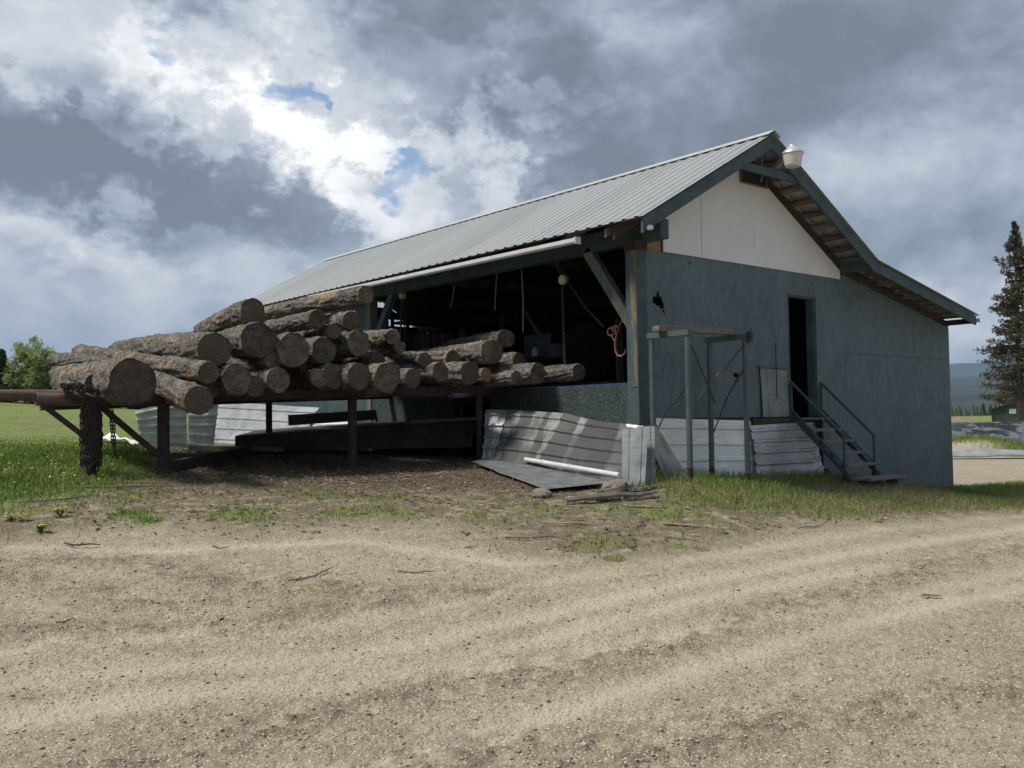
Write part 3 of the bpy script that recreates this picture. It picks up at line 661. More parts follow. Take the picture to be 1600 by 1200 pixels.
build(MB().slab([(.02,-.3),(9.10,-.6),(9.10,3.46),(5.28,4.18),(5.10,4.28),(.02,4.28)], XZ(13.3), .03).slab([(.02,4.284),(4.15,4.284),(4.15,4.78),(3.4,4.78),(3.4,5.2),(2.29,5.82),(.02,4.56)], XZ(13.3), .03).slab([(4.154,4.6),(4.5,4.6),(4.154,4.80)], XZ(13.3), .03), 'rear_wall', MT['inside'], mill)
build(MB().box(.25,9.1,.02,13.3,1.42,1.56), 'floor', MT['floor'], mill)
# posts, beams, braces
build(MB().box(-.18,.028,-.03,.19,.7,4.12), 'post', MT['teal'], mill, bevel=.008)
build(MB().box(-.187,-.181,-.02,.10,2.05,3.98), 'post_wear', plain('bare_post_wood', (.15,.115,.075), (.22,.17,.115), 4, .85, (3,3,.4), c3=(.06,.09,.095), t3=(.46,.56), s3=5), mill)
build(MB().box(-.19,.04,-.035,.2,3.98,4.13), 'post_cap', MT['rust'], mill)
build(MB().box(-.02,.16,7.40,7.55,1.0,4.12), 'post', MT['worn'], mill)
build(MB().box(.02,.16,3.44,3.58,.8,2.10), 'post', MT['darkwood'], mill)
build(MB().box(.02,.16,4.66,4.80,.9,2.12), 'post', MT['darkwood'], mill)
build(MB().box(-.02,.16,-.34,13.3,4.12,4.40), 'eave_beam', MT['teal'], mill, bevel=.006)
build(MB().box(5.10,5.26,-.555,13.29,4.13,4.37), 'purlin_beam', MT['teal'], mill, bevel=.006)
build(MB().beam((.04,1.16,4.16),(.04,.24,2.92), .12, .16), 'brace', MT['worn'], mill)['label'] = 'weathered diagonal brace with peeling teal paint'
build(MB().beam((.06,6.62,4.16),(.06,7.46,3.05), .12, .15), 'brace', MT['teal'], mill)
# rafters, tie beams, purlins (seen from below at the overhang)
for y in (2.2, 4.9, 7.45, 10.4):
    build(MB().box(.1,5.2,y,y+.08,4.10,4.26), 'tie_beam', MT['inside'], mill)
for s in (0, 1, 2):
    (x0, x1) = ((-.60, 2.26), (2.32, 5.25), (5.30, 9.00))[s]
    k = (10, 10, 12)[s]
    for i in range(k):
        t = (i+.5)/k; x = x0+(x1-x0)*t; z = rz(x)-.055; g_ = (rz(x+.01)-rz(x-.01))/.02
        d = Vector((1, 0, g_)).normalized(); u = Vector((-g_, 0, 1)).normalized()
        c = Vector((x, 0, z)); vs = []
        for y in (-.555, 13.5):
            for a, q in ((-1,-1),(1,-1),(1,1),(-1,1)): vs.append(c+d*(.055*a)+u*(.012*q)+Vector((0, y, 0)))
        build(MB().add(vs, [(0,1,2,3),(7,6,5,4),(0,4,5,1),(1,5,6,2),(2,6,7,3),(3,7,4,0)]), 'purlin', MT['purlin'] if i % 3 else MT['greywood'], mill)
# corrugated roof sheets
def corrug(n_, p0, eu, ev, lu, lv, per=.23, h=.017, flat=.62):
    """ribbed sheet: ribs run along ev; profile along eu; returns verts, faces"""
    p0, eu, ev = Vector(p0), Vector(eu).normalized(), Vector(ev).normalized(); nn = eu.cross(ev).normalized()
    prof = []; u = 0
    while u < lu-1e-6:
        for f, hh in ((0, 0), (flat, 0), (flat+.08, h), (1-.08, h)):
            if u+f*per <= lu: prof.append((u+f*per, hh))
        u += per
    prof.append((lu, 0)); vs = []; k = len(prof)
    for v in (0, lv):
        for u, hh in prof: vs.append(p0+eu*u+ev*v+nn*hh)
    fs = [(i, i+1, k+i+1, k+i) for i in range(k-1)]
    return vs, fs
def roofsheet(x0, x1, lab, over=.0, y0=-.64, y1=13.47):
    z0, z1 = rz(x0+1e-4), rz(x1-1e-4); ev = Vector((x1-x0, 0, z1-z0)); L = ev.length
    vs, fs = corrug(0, (x0, y1, z0+.012), (0,-1,0), ev, y1-y0, L)
    o = build(MB().add(vs, fs), 'roof_sheet', MT['roof'], mill); o['label'] = lab
    so_ = o.modifiers.new('gauge', 'SOLIDIFY'); so_.thickness = .002
    return o
roofsheet(-.70, 2.29, 'grey ribbed metal roof slope above the log deck')
roofsheet(2.29, 5.30, 'far metal roof slope')
roofsheet(5.26, 9.14, 'shallow metal roof of the lean-to')
b = MB().slab([(-.16,-.083),(0,.006),(.16,-.083),(.16,-.077),(0,.014),(-.16,-.077)], lambda u, v, d: (2.29+u, -.66+d, 5.985+v), 14.14)
build(b, 'ridge_cap', MT['ridge'], mill)
def rake(x0, x1, y, h=.18, drop=.02, m=MT['teal']):
    z0, z1 = rz(x0+1e-4)-drop, rz(x1-1e-4)-drop; d = Vector((x1-x0, 0, z1-z0)).normalized(); hv = h/abs(d.x)
    return MB().add([(x0,y,z0-hv),(x1,y,z1-hv),(x1,y,z1),(x0,y,z0),(x0,y+.04,z0-hv),(x1,y+.04,z1-hv),(x1,y+.04,z1),(x0,y+.04,z0)],
                    [(0,1,2,3),(7,6,5,4),(0,4,5,1),(1,5,6,2),(2,6,7,3),(3,7,4,0)])
build(rake(-.66, 2.286, -.60), 'rake_board', MT['teal'], mill); build(rake(2.294, 5.27, -.60), 'rake_board', MT['teal'], mill)
build(rake(5.272, 9.05, -.597, .17), 'rake_board', MT['teal'], mill)
build(rake(-.6, 2.2, -.02, .16, .07), 'rafter', MT['darkwood'], mill); build(rake(2.4, 5.2, -.02, .12, .07), 'rafter', MT['darkwood'], mill); build(rake(5.3, 9.0, -.02, .11, .07), 'rafter', MT['darkwood'], mill)
build(MB().box(8.93,9.05,-.56,13.4,3.40,3.50), 'rake_board', MT['darkwood'], mill)
build(MB().box(1.42,3.10,-.565,-.525,5.30,5.415), 'collar_tie', MT['teal'], mill)
for y in (.12, 1.0, 2.0, 3.2, 4.5, 5.8, 7.1, 8.5, 10, 11.5, 13):
    build(rake(-.62, .3, y, .10, .075, None), 'rafter', MT['darkwood'] if y > 1 else MT['greywood'], mill)
# vent
vt = build(MB().box(2.25,2.95,-.05,-.036,5.30,5.325).box(2.25,2.95,-.05,-.036,5.545,5.56).box(2.25,2.27,-.05,-.036,5.325,5.545).box(2.93,2.95,-.05,-.036,5.325,5.545), 'vent_frame', MT['greywood'], mill)
build(MB().box(2.27,2.93,-.036,-.032,5.325,5.545), 'vent_shade_plate', MT['inside'], vt)  # flat dark plate paints the shade of a hole; nothing is cut
build(MB().tube([(2.75,-.06,5.38),(2.74,-.12,5.50),(2.60,-.2,5.60),(2.46,-.3,5.66)], .018, 6), 'vent_bracket', MT['greysheet'], vt)
# eave gutter (white) and lean-to gutter stub
def trough(x, y0, y1, z0, z1, w=.085, h=.075):
    pr = [(-w/2,h/2),(-w/2,-h*.2),(-w*.3,-h/2),(w*.3,-h/2),(w/2,-h*.2),(w/2,h/2),(w*.36,h/2),(w*.36,-h*.05),(w*.2,-h*.3),(-w*.2,-h*.3),(-w*.36,-h*.05),(-w*.36,h/2)]
    vs = [(x+a, y, z+c) for y, z in ((y0,z0),(y1,z1)) for a, c in pr]; k = len(pr)
    return MB().add(vs, [(i,(i+1)%k,k+(i+1)%k,k+i) for i in range(k)]+[tuple(range(k)), tuple(range(k,2*k))[::-1]])
build(trough(-.745, .58, 8.6, 4.14, 4.20), 'gutter', MT['gutter'], mill)['label'] = 'white eave gutter'
build(MB().box(-.80,-.69,.56,.575,4.09,4.19), 'gutter_end', MT['gutter'], mill)
build(trough(9.2, -.62, 4.2, 3.47, 3.47), 'gutter', MT['gutter'], mill)
build(MB().lathe([(.02,.02),(.05,0),(.045,-.04),(.01,-.05)], (-.56,-.63,4.16), 10), 'small_light', MT['gutter'], mill)
# door frame
df = build(MB().box(4.27,4.31,.02,.16,1.6,3.63).box(3.50,3.53,.02,.14,1.6,3.63).box(3.53,4.27,.02,.14,3.60,3.63), 'door_frame', MT['teal'], mill)
build(MB().box(3.495,3.51,-.012,-.002,1.6,3.66).box(4.312,4.34,-.010,-.002,1.6,3.66), 'door_trim', MT['worn'], mill)
build(MB().box(2.42,4.36,-.05,.0,1.44,1.585), 'sill_beam', MT['darkwood'], mill)
build(MB().box(.06,2.42,.0,.06,1.44,1.59), 'sill_beam', MT['darkwood'], mill)
build(MB().box(4.22,4.37,.02,.2,.2,1.5), 'foundation_post', MT['darkwood'], mill)

# ------------------------------------------------------------------ yard light
yl = thing('yard_lamp', 'bell-shaped metal yard lamp on an arm below the roof peak', 'lamp', (2.35,-.9,5.45))
H0 = (2.36,-.92)
build(MB().lathe([(.03,5.72),(.05,5.712),(.055,5.69),(.155,5.60),(.163,5.575),(.15,5.568)], (*H0, 0), 24), 'lamp_cap', MT['bolt'], yl, smooth=False)
build(MB().lathe([(.150,5.567),(.148,5.55),(.122,5.40),(.108,5.375),(.06,5.37)], (*H0, 0), 24), 'lamp_shade', MT['lens'], yl)
build(MB().beam((2.62,-.40,5.47),(2.40,-.88,5.685), .07, .075), 'lamp_arm', MT['greysheet'], yl)
build(MB().tube([(-.02+2.65,-.52,5.42),(2.64,-.42,5.46)], .03, 8), 'arm_bracket', MT['greysheet'], yl)

# ------------------------------------------------------------------ corrugated sheets
def sheet(name, lab, P, nu, nv, m, cat='metal sheet', ribs=4, rib=.028, wave=.02, seed=0, thick=.003, group=None, loc=None, minor=0):
    """P(u, v) -> point; ribs are lines of constant v"""
    rs = np.random.default_rng(seed); ph = rs.random(8)*6.28
    vs = []; rows = []
    for i in range(nv+1): rows.append(i/nv)
    if ribs:
        for k in range(ribs):
            c = (k+.5)/ribs; rows += [c-.035, c-.018, c+.018, c+.035]
        rows = sorted(set(round(r, 4) for r in rows))
    def off(v):
        if not ribs: return 0
        for k in range(ribs):
            if abs(v-(k+.5)/ribs) <= .019: return rib
        return rib*.22*math.sin(v*ribs*6*math.pi*minor) if minor else 0
    W_ = nu+1
    for v in rows:
        for j in range(W_):
            u = j/nu; p = Vector(P(u, v)); e = 1e-3
            nrm = (Vector(P(min(u+e, 1.001), v))-p).cross(Vector(P(u, v+e))-p)
            nrm = nrm.normalized() if nrm.length > 0 else Vector((0,-1,0))
            if nrm.dot(Vector((CX, CY, CZ))-p) < 0: nrm = -nrm
            w = wave*.8*abs(((u*4.3+v*2.2+ph[3]) % 1)-.5)+wave*.7*abs(((u*2.1-v*1.4+ph[4]) % 1)-.5)+.6*wave*(math.sin(u*7+ph[0]+v*2)*.5+math.sin(u*15+ph[1]-v*4)*.25+math.sin(u*3.1+v*5+ph[2])*.4)
            vs.append(p+nrm*(off(v)+w))
    fs = [(i*W_+j, i*W_+j+1, (i+1)*W_+j+1, (i+1)*W_+j) for i in range(len(rows)-1) for j in range(nu)]
    c = P(.5, 0); o = build(MB().add(vs, fs), name, m, loc=loc or (c[0], c[1], c[2])); Lu = (Vector(P(1, .5))-Vector(P(0, .5))).length
    attr(o.data, 'su', [Lu*j/nu for v in rows for j in range(W_)]); attr(o.data, 'sv', [v for v in rows for j in range(W_)])
    s_ = o.modifiers.new('gauge', 'SOLIDIFY'); s_.thickness = thick
    return tag(o, lab, cat, group)
def quad(a, b, c, d):
    """a,b bottom left/right; c,d top right/left"""
    a, b, c, d = map(Vector, (a, b, c, d))
    return lambda u, v: tuple((a*(1-u)+b*u)*(1-v)+(d*(1-u)+c*u)*v)
def pathsheet(bot, top):
    def f(pts, u):
        k = len(pts)-1; t = min(max(u*k, 0), k-1e-6); i = int(t); r = t-i; return Vector(pts[i])*(1-r)+Vector(pts[i+1])*r
    return lambda u, v: tuple(f(bot, u)*(1-v)+f(top, u)*v)
GS = 'corrugated sheets leaning on the mill'
sheet('corrugated_sheet', 'pale white corrugated sheet below the wall behind the steel frame', quad((.30,-.16,.66),(2.40,-.14,.58),(2.34,-.045,1.545),(.10,-.045,1.605)), 24, 8, MT['whitesheet'], ribs=4, seed=1, wave=.014, group=GS, minor=1)
sheet('corrugated_sheet', 'dull crumpled corrugated sheet between steel frame and stairs', pathsheet([(2.22,-.22,.62),(3.2,-.18,.60),(3.9,-.14,.58),(4.26,-.10,.66)],[(2.26,-.11,1.47),(3.2,-.10,1.49),(3.9,-.06,1.50),(4.08,-.05,1.50)]), 26, 8, MT['dullsheet'], ribs=5, rib=.02, seed=2, wave=.03, group=GS, minor=1)
big = sheet('corrugated_sheet', 'large stained corrugated sheet leaning on the strand board skirting', pathsheet([(-1.0,2.30,.92),(-1.02,1.9,.90),(-1.08,1.2,.86),(-1.16,.3,.82),(-1.28,-.72,.79)],[(-.33,2.62,1.76),(-.30,2.2,1.75),(-.28,1.35,1.69),(-.26,.75,1.58),(-.26,-.02,1.50)]), 40, 10, MT['galvdirty'], ribs=5, rib=.022, seed=5, wave=.018, group=GS, minor=1)
sheet('corrugated_sheet', 'bent grey end sheet standing beside the last deck post', quad((-.98,2.52,.93),(-1.0,2.28,.92),(-.36,2.62,1.77),(-.55,2.98,1.77)), 8, 10, MT['dullsheet'], ribs=5, seed=6, wave=.02, group=GS, minor=1)
sheet('corrugated_sheet', 'shiny rolled sheet tip sticking out above the grey boards', pathsheet([(-.33,.12,1.45),(-.30,-.12,1.42)],[(-.30,.10,1.53),(-.26,-.16,1.50)]), 6, 4, MT['whitesheet'], ribs=0, seed=7, wave=.02, group=GS)
GB = 'narrow grey sheets propped at the corner'
def board(name, lab, a, b, c, d, m, seed, group=None, cat='metal sheet', wv=.008):
    # vertical ribs: swap the parameters
    f = quad(a, b, c, d); return sheet(name, lab, lambda u, v: f(v, u), 6, 8, m, cat, ribs=2, rib=.012, wave=wv, seed=seed, group=group)
board('grey_sheet', 'narrow grey sheet propped upright, nearest the end of the white pipe', (-1.36,-.80,.77),(-1.16,-1.0,.76),(-.66,-.62,1.46),(-.86,-.34,1.46), MT['greysheet'], 11, GB)
board('grey_sheet', 'narrow grey sheet propped beside the front leg of the frame', (-1.02,-.75,.76),(-.80,-.86,.75),(-.40,-.50,1.49),(-.55,-.30,1.48), MT['greysheet'], 12, GB)
board('grey_sheet', 'grey sheet slanting to the right before the white corrugated sheet', (-.30,-.60,.72),(.10,-.72,.70),(-.22,-.38,1.50),(-.34,-.24,1.50), MT['greysheet'], 13, GB)
# far sheets at the left end
sheet('corrugated_sheet', 'pale green corrugated sheet curling at its edge, leftmost of the stack', pathsheet([(-4.25,8.30,1.28),(-3.85,8.25,1.22),(-3.45,8.22,1.17)],[(-4.33,8.45,1.86),(-3.95,8.35,1.97),(-3.45,8.3,2.02)]), 14, 9, MT['creamsheet'], ribs=5, seed=21, wave=.03, group=GS)
sheet('corrugated_sheet', 'pale green corrugated sheet with a torn edge beside the first deck post', pathsheet([(-3.46,8.15,1.17),(-3.2,8.1,1.12),(-3.02,8.08,1.10)],[(-3.40,8.3,2.02),(-3.1,8.2,2.05),(-2.88,8.15,2.08)]), 12, 9, MT['creamsheet'], ribs=5, seed=22, wave=.025, group=GS)
sheet('corrugated_sheet', 'long grey ribbed sheet leaning behind the first and second deck posts', quad((-.75,14.6,1.12),(-.72,9.2,1.10),(-.25,9.1,1.92),(-.25,14.7,2.20)), 24, 8, MT['dullsheet'], ribs=4, seed=23, wave=.02, group=GS)
sheet('corrugated_sheet', 'short light sheet leaning behind the long grey one near the side wall', quad((-.62,9.3,1.25),(-.60,7.6,1.2),(-.2,7.6,1.78),(-.2,9.2,1.80)), 10, 8, MT['creamsheet'], ribs=6, seed=24, wave=.02, group=GS)

# ------------------------------------------------------------------ steel frame by the corner
fr_ = thing('pipe_stand', 'rusty teal steel frame of four pipe legs by the mill corner', 'steel frame', (.43,-.6,.75))
FX = (-.2, 1.05); FY = (-.30, -.93); TZ = 2.70
for x in FX:
    for y in FY:
        z0 = h1(x, y)-.05
        l_ = build(MB().tube([(x,y,z0),(x+.005,y,TZ)], .040, 10), 'leg', MT['steelpaint'], fr_)
        build(MB().tube([(x,y,z0),(x,y,z0+.24)], .0412, 10), 'leg_rust', MT['rust'], l_)
for x in FX: build(MB().box(x-.045,x+.045,-.98,-.25,TZ,TZ+.075), 'top_rail', MT['steelpaint'], fr_)
build(MB().box(1.02,1.10,-1.03,-.98,TZ-.04,TZ+.10), 'angle_plate', MT['rust'], fr_)
wires = [[(-.17,-.94,2.62),(.4,-.7,2.2),(1.08,-.36,1.82)],[(1.06,-.94,2.66),(.85,-.9,2.45),(.45,-.93,2.17),(.15,-.95,2.0),(-.02,-.95,1.85),(-.07,-.95,1.70)],[(1.08,-.32,1.38),(1.06,-.6,1.9),(1.06,-.92,2.32)],[(-.2,-.32,1.35),(-.2,-.55,1.72),(-.2,-.75,1.86),(-.2,-.92,2.08)],[(1.08,-.96,2.62),(1.12,-.97,2.80),(1.14,-.98,2.86)]]
for w in wires: build(MB().tube(w, .010, 6), 'tie_rod', MT['chain'], fr_)
build(MB().torus((.45,-.93,2.17), .03, .012, (0,1,0)), 'rod_tie', MT['hook'], fr_)
tag(build(MB().beam((-.36,-.52,TZ+.115),(1.0,-.72,TZ+.115), .14, .075), 'wood_plank', MT['greywood'], loc=(.3,-.6,TZ+.08), bevel=.006), 'weathered plank lying on top of the steel frame', 'plank')
# hatch panel and rod
hp = board('hatch_cover', 'grey board hatch covering a hole left of the doorway', (2.68,-.05,1.60),(3.40,-.05,1.60),(3.36,-.03,2.37),(2.66,-.03,2.38), MT['greysheet'], 31, None, 'hatch', .003)
build(MB().box(2.62,3.40,-.05,-.01,2.385,2.41), 'hatch_rail', MT['steelpaint'], hp)
tag(build(MB().tube([(3.02,-.075,2.80),(3.03,-.08,1.90)], .009, 6), 'iron_rod', MT['rust'], loc=(3.03,-.08,1.9)), 'thin rusty rod hanging before the hatch', 'rod')

# ------------------------------------------------------------------ stairs
st = thing('metal_staircase', 'teal steel stairs with open treads up to the dark doorway', 'stairs', (3.9,-.6,.55))
XL, XR = 3.44, 4.33
for x in (XL, XR):
    build(MB().beam((x,-.10,1.60),(x,-1.02,.70), .04, .07, (0,0,1)), 'stringer', MT['stairpaint'], st)
    build(MB().tube([(x,-.06,h1(x,-.1)-.05),(x,-.06,2.17)], .027, 8), 'rail_post', MT['stairpaint'], st)
    build(MB().tube([(x,-1.0,.72),(x,-1.0,1.28)], .024, 8), 'rail_post', MT['stairpaint'], st)
    build(MB().tube([(x,-.06,2.17),(x,-1.0,1.28)], .024, 8), 'handrail', MT['stairpaint'], st)
    build(MB().tube([(x,-.06,1.72),(x,-1.0,.83)], .018, 8), 'mid_rail', MT['stairpaint'], st)
for i in range(5):
    z = 1.585-.185*i; y = -.13-.20*i
    build(MB().box(XL+.02,XR-.02,y-.12,y+.10,z-.045,z), 'tread', MT['greywood'] if i else MT['stairpaint'], st, bevel=.004)
for x, y in ((XL,-.09),(XR,-.09),(XL+.0,-1.02),(XR,-1.02)):
    build(MB().box(x-.05,x+.05,y-.05,y+.05,h1(x,y)-.06,.70 if y < -.5 else h1(x,y)+.18), 'foot_post', MT['darkwood'], st)
bs = thing('wood_step', 'low weathered wooden step at the foot of the steel stairs', 'step', (4.0,-1.3,.5))
build(MB().box(3.40,4.50,-1.46,-1.14,.60,.645), 'step_board', MT['greywood'], bs, bevel=.006)
build(MB().box(3.46,3.58,-1.40,-1.2,.25,.60), 'leg', MT['darkwood'], bs); build(MB().box(4.30,4.42,-1.40,-1.2,.2,.60), 'leg', MT['greywood'], bs)
tag(build(MB().beam((4.9,-.42,h1(4.9,-.42)+.02),(7.0,-.30,h1(7,-.3)+.02),.10,.035), 'wood_board', MT['greywood'], loc=(6,-.3,.2)), 'long grey board lying along the foot of the lean-to wall', 'board')
tag(build(MB().beam((7.1,-.45,h1(7.1,-.45)+.03),(8.5,-.42,h1(8.5,-.42)+.02),.09,.03), 'wood_board', MT['greywood'], loc=(7.8,-.4,.1)), 'short grey board lying near the right corner of the lean-to', 'board')
# ------------------------------------------------------------------ log deck
railz = lambda x: 1.94+(x+5.75)*.0373
dk = thing('log_deck', 'raised rusty steel deck on round posts carrying the log pile', 'log deck', (-3,3,.95))
for y in (3.0, 6.7):
    build(MB().beam((-6.3,y,railz(-6.3)-.01),(.1 if y < 4 else .9,y,railz(.1)-.01),.13,.12), 'rail', MT['rust'], dk)
build(MB().beam((.1,3.0,railz(.1)-.02),(2.2,3.0,railz(.1)-.0),.10,.10), 'rail', MT['rust'], dk)
for x in (-5.0,-1.8): build(MB().beam((x,3.07,railz(x)-.02),(x,6.64,railz(x)-.02),.08,.10), 'cross_rail', MT['rust'], dk)
for x, y, r in ((-5.73,3.0,.075),(-3.0,3.0,.067),(-.66,3.0,.053),(-6.60,3.0,.058),(-4.45,6.7,.06),(-2.55,6.7,.058),(.08,6.7,.055)):
    build(MB().tube([(x,y,h1(x,y)-.1),(x,y,railz(x)-.06)], r, 14), 'post', MT['rust'], dk, smooth=False)
build(MB().beam((-6.52,2.98,1.86),(-5.80,2.98,1.22),.05,.07), 'brace', MT['rust'], dk)
build(MB().beam((-7.15,2.98,1.86),(-6.66,2.98,1.46),.04,.06), 'brace', MT['rust'], dk)
def pipe(x0, x1, y, z, r, z1=None):
    b = MB(); n = 18; z1 = z1 or z
    for rr_, rev in ((r, 0), (r*.86, 1)):
        vs = [(x, y+rr_*math.cos(2*math.pi*j/n), zz+rr_*math.sin(2*math.pi*j/n)) for x, zz in ((x0, z), (x1, z1)) for j in range(n)]
        b.add(vs, [(j, (j+1)%n, n+(j+1)%n, n+j) for j in range(n)])
    for o in (0, n): b.f += [(o+j, o+(j+1)%n, 2*n+o+(j+1)%n, 2*n+o+j) for j in range(n)]
    return b
build(pipe(-7.22,-5.9,3.0,1.925,.078), 'pipe', MT['rustpipe'], dk)['label'] = 'short open ended rail pipe'
build(pipe(-10.2,-5.9,3.35,1.97,.068,1.985), 'pipe', MT['rustpipe'], dk)['label'] = 'long rail pipe running out to the left'
build(MB().tube([(-9.6,3.35,h1(-9.6,3.35)-.1),(-9.6,3.35,1.92)],.065,12), 'post', MT['rust'], dk)

# chains
def chain(mb, pts, link=.032, r=.0075):
    pts = [Vector(p) for p in pts]; acc = 0; k = 0; i = 0; p = pts[0].copy()
    L = [ (pts[j+1]-pts[j]).length for j in range(len(pts)-1)]; tot = sum(L); step = link*1.45; n = int(tot/step)
    for a in range(n):
        s = (a+.5)*step; j = 0
        while j < len(L)-1 and s > L[j]: s -= L[j]; j += 1
        d = (pts[j+1]-pts[j]).normalized(); c = pts[j]+d*s; q = d.orthogonal().normalized(); q = Matrix.Rotation(a*1.5708+.4*math.sin(a*1.7), 3, d) @ q; w = d.cross(q)
        m_ = 5; N_ = 8; vs = []; fs = []
        for u in range(N_):
            t = 2*math.pi*u/N_; o = d*(math.cos(t)*link)+q*(math.sin(t)*link*.55); nrm = (d*math.cos(t)+q*math.sin(t))
            for v in range(m_):
                z = 2*math.pi*v/m_; vs.append(c+o+nrm*(r*math.cos(z))+w*(r*math.sin(z)))
        for u in range(N_):
            for v in range(m_): fs.append((u*m_+v, ((u+1)%N_)*m_+v, ((u+1)%N_)*m_+(v+1)%m_, u*m_+(v+1)%m_))
        mb.add(vs, fs)
    return mb
b = MB(); cr = random.Random(3)
for k in range(19):
    a = k*2*math.pi/19+cr.uniform(-.1,.1); rr_ = cr.uniform(.080,.104); x = -6.60+rr_*math.cos(a)*1.05; y = 3.0+rr_*math.sin(a)
    zt = 1.93; zb = 1.04+cr.uniform(-.01,.16)
    pts = [(x*1+cr.uniform(-.02,.02),y,zt)]
    for q in range(1, 7): pts.append((x+cr.uniform(-.012,.012), y+cr.uniform(-.012,.012), zt+(zb-zt)*q/6))
    chain(b, pts, .040, .0095)
for k in range(7):
    a = cr.uniform(-.12,.16); pts = [(-6.72+a+.13*math.sin(q*1.1+k), 2.91-.03*math.sin(q+k*2), 1.99-.11*math.cos(q*.8+k)) for q in range(7)]
    chain(b, pts, .034, .009)
tag(build(b, 'log_chain', MT['chain'], loc=(-6.6,3,1.05)), 'thick rusty chain draped in many loops around the left deck post', 'chain')
b = MB()
for k in range(2): chain(b, [(-6.44+.03*k,2.9,1.95),(-6.40+.03*k,2.88,1.6),(-6.39+.03*k,2.88,1.42-.12*k),(-6.36+.03*k,2.88,1.32-.14*k)], .030, .0075)
tag(build(b, 'hanging_chain', MT['chain'], loc=(-6.4,2.9,1.3)), 'loose chain end hanging free right of the chain-wrapped post', 'chain')

# ------------------------------------------------------------------ logs
def mk_bark():
    m = newmat('bark'); n = NT(m); v = n.coord((1, .42, 1), rnd_=True); r = n.rand()
    a = n.noise(9, 6, .65, v); vo = n.voro(24, v); fine = n.noise(38, 7, .78, v)
    c = n.mix(n.step(a, .32, .66), (.030,.025,.021), (.215,.192,.165))
    c = n.mix(n.math('MULTIPLY', n.step(fine, .46, .62), .7), c, (.30,.285,.262))
    c = n.mix(n.step(n.noise(19, 6, .75, v, .8), .53, .45), c, (.03,.024,.02)) ; c = n.mix(.25, c, n.mix(n.step(vo, .05, .45), (.02,.016,.014), (.26,.24,.21)))
    pale = n.step(n.math('ADD', n.noise(2.6, 6, .62, n.coord((1, .8, 1), rnd_=True), .5), n.math('MULTIPLY', r, .10)), .60, .66)
    c = n.mix(n.math('MULTIPLY', pale, .75), c, (.33,.25,.165))
    red = n.step(n.noise(4, 5, .6, v), .62, .7); c = n.mix(n.math('MULTIPLY', red, .35), c, (.16,.085,.055))
    moss = n.step(n.noise(1.8, 5, .6, n.coord((1, 1, 1), rnd_=True)), .56, .70); c = n.mix(n.math('MULTIPLY', moss, .5), c, (.20,.195,.175))
    n.col(c); n.set(.93, 0, .15)
    n.bump(n.math('ADD', n.math('ADD', fine, n.math('MULTIPLY', n.step(vo, 0, .35), 1.3)), a), .9, .016); return m
def mk_end():
    m = newmat('cut_wood'); n = NT(m); x = n.xyz(); r = n.rand()
    wob = n.noise(7, 4, .6, n.coord(rnd_=True))
    rad = n.math('SQRT', n.math('ADD', n.math('MULTIPLY', x[0], x[0]), n.math('MULTIPLY', x[2], x[2])))
    rad = n.math('ADD', rad, n.math('MULTIPLY', wob, .035))
    ring = n.math('SINE', n.math('MULTIPLY', rad, 330)); ring2 = n.math('SINE', n.math('MULTIPLY', rad, 165))
    ang = n.math('ARCTAN2', x[2], x[0]); ck = n.noise(3.2, 3, .6, None)
    crack = n.math('ABSOLUTE', n.math('SINE', n.math('ADD', n.math('MULTIPLY', ang, 2.5), n.math('MULTIPLY', r, 20)), ))
    crack = n.step(n.math('ADD', crack, n.math('ADD', n.math('MULTIPLY', ck, .35), n.math('MULTIPLY', rad, .5))), .19, .25)
    base = n.mix(n.step(r, 0, 1), (.125,.098,.070), (.27,.212,.150))
    c = n.mix(n.step(wob, .35, .62), base, (.115,.095,.075))
    c = n.mix(n.math('MULTIPLY', n.math('ADD', n.math('MULTIPLY', ring, .5), .5), .30), c, (.06,.046,.034))
    c = n.mix(n.math('MULTIPLY', n.math('ADD', n.math('MULTIPLY', ring2, .5), .5), .5), c, (.07,.054,.04))
    c = n.mix(n.math('MULTIPLY', n.step(n.noise(40, 5, .75, n.coord(rnd_=True)), .54, .66), .6), c, (.32,.28,.225))
    c = n.mix(crack, (.025,.02,.017), c)
    n.col(c); n.set(.95, 0, .1); n.bump(n.math('ADD', n.math('MULTIPLY', ring, .3), n.math('ADD', crack, wob)), .6, .006); return m
MT['bark'] = mk_bark(); MT['end'] = mk_end()
MT['freshend'] = plain('fresh_cut', (.26,.16,.085), (.34,.22,.13), 14, .9, c3=(.16,.09,.05), t3=(.5,.65), s3=9)
MT['darkend'] = plain('dark_cut', (.055,.045,.036), (.105,.085,.066), 12, .95, c3=(.20,.17,.14), t3=(.58,.7), s3=22, bump=.8, bd=.01)
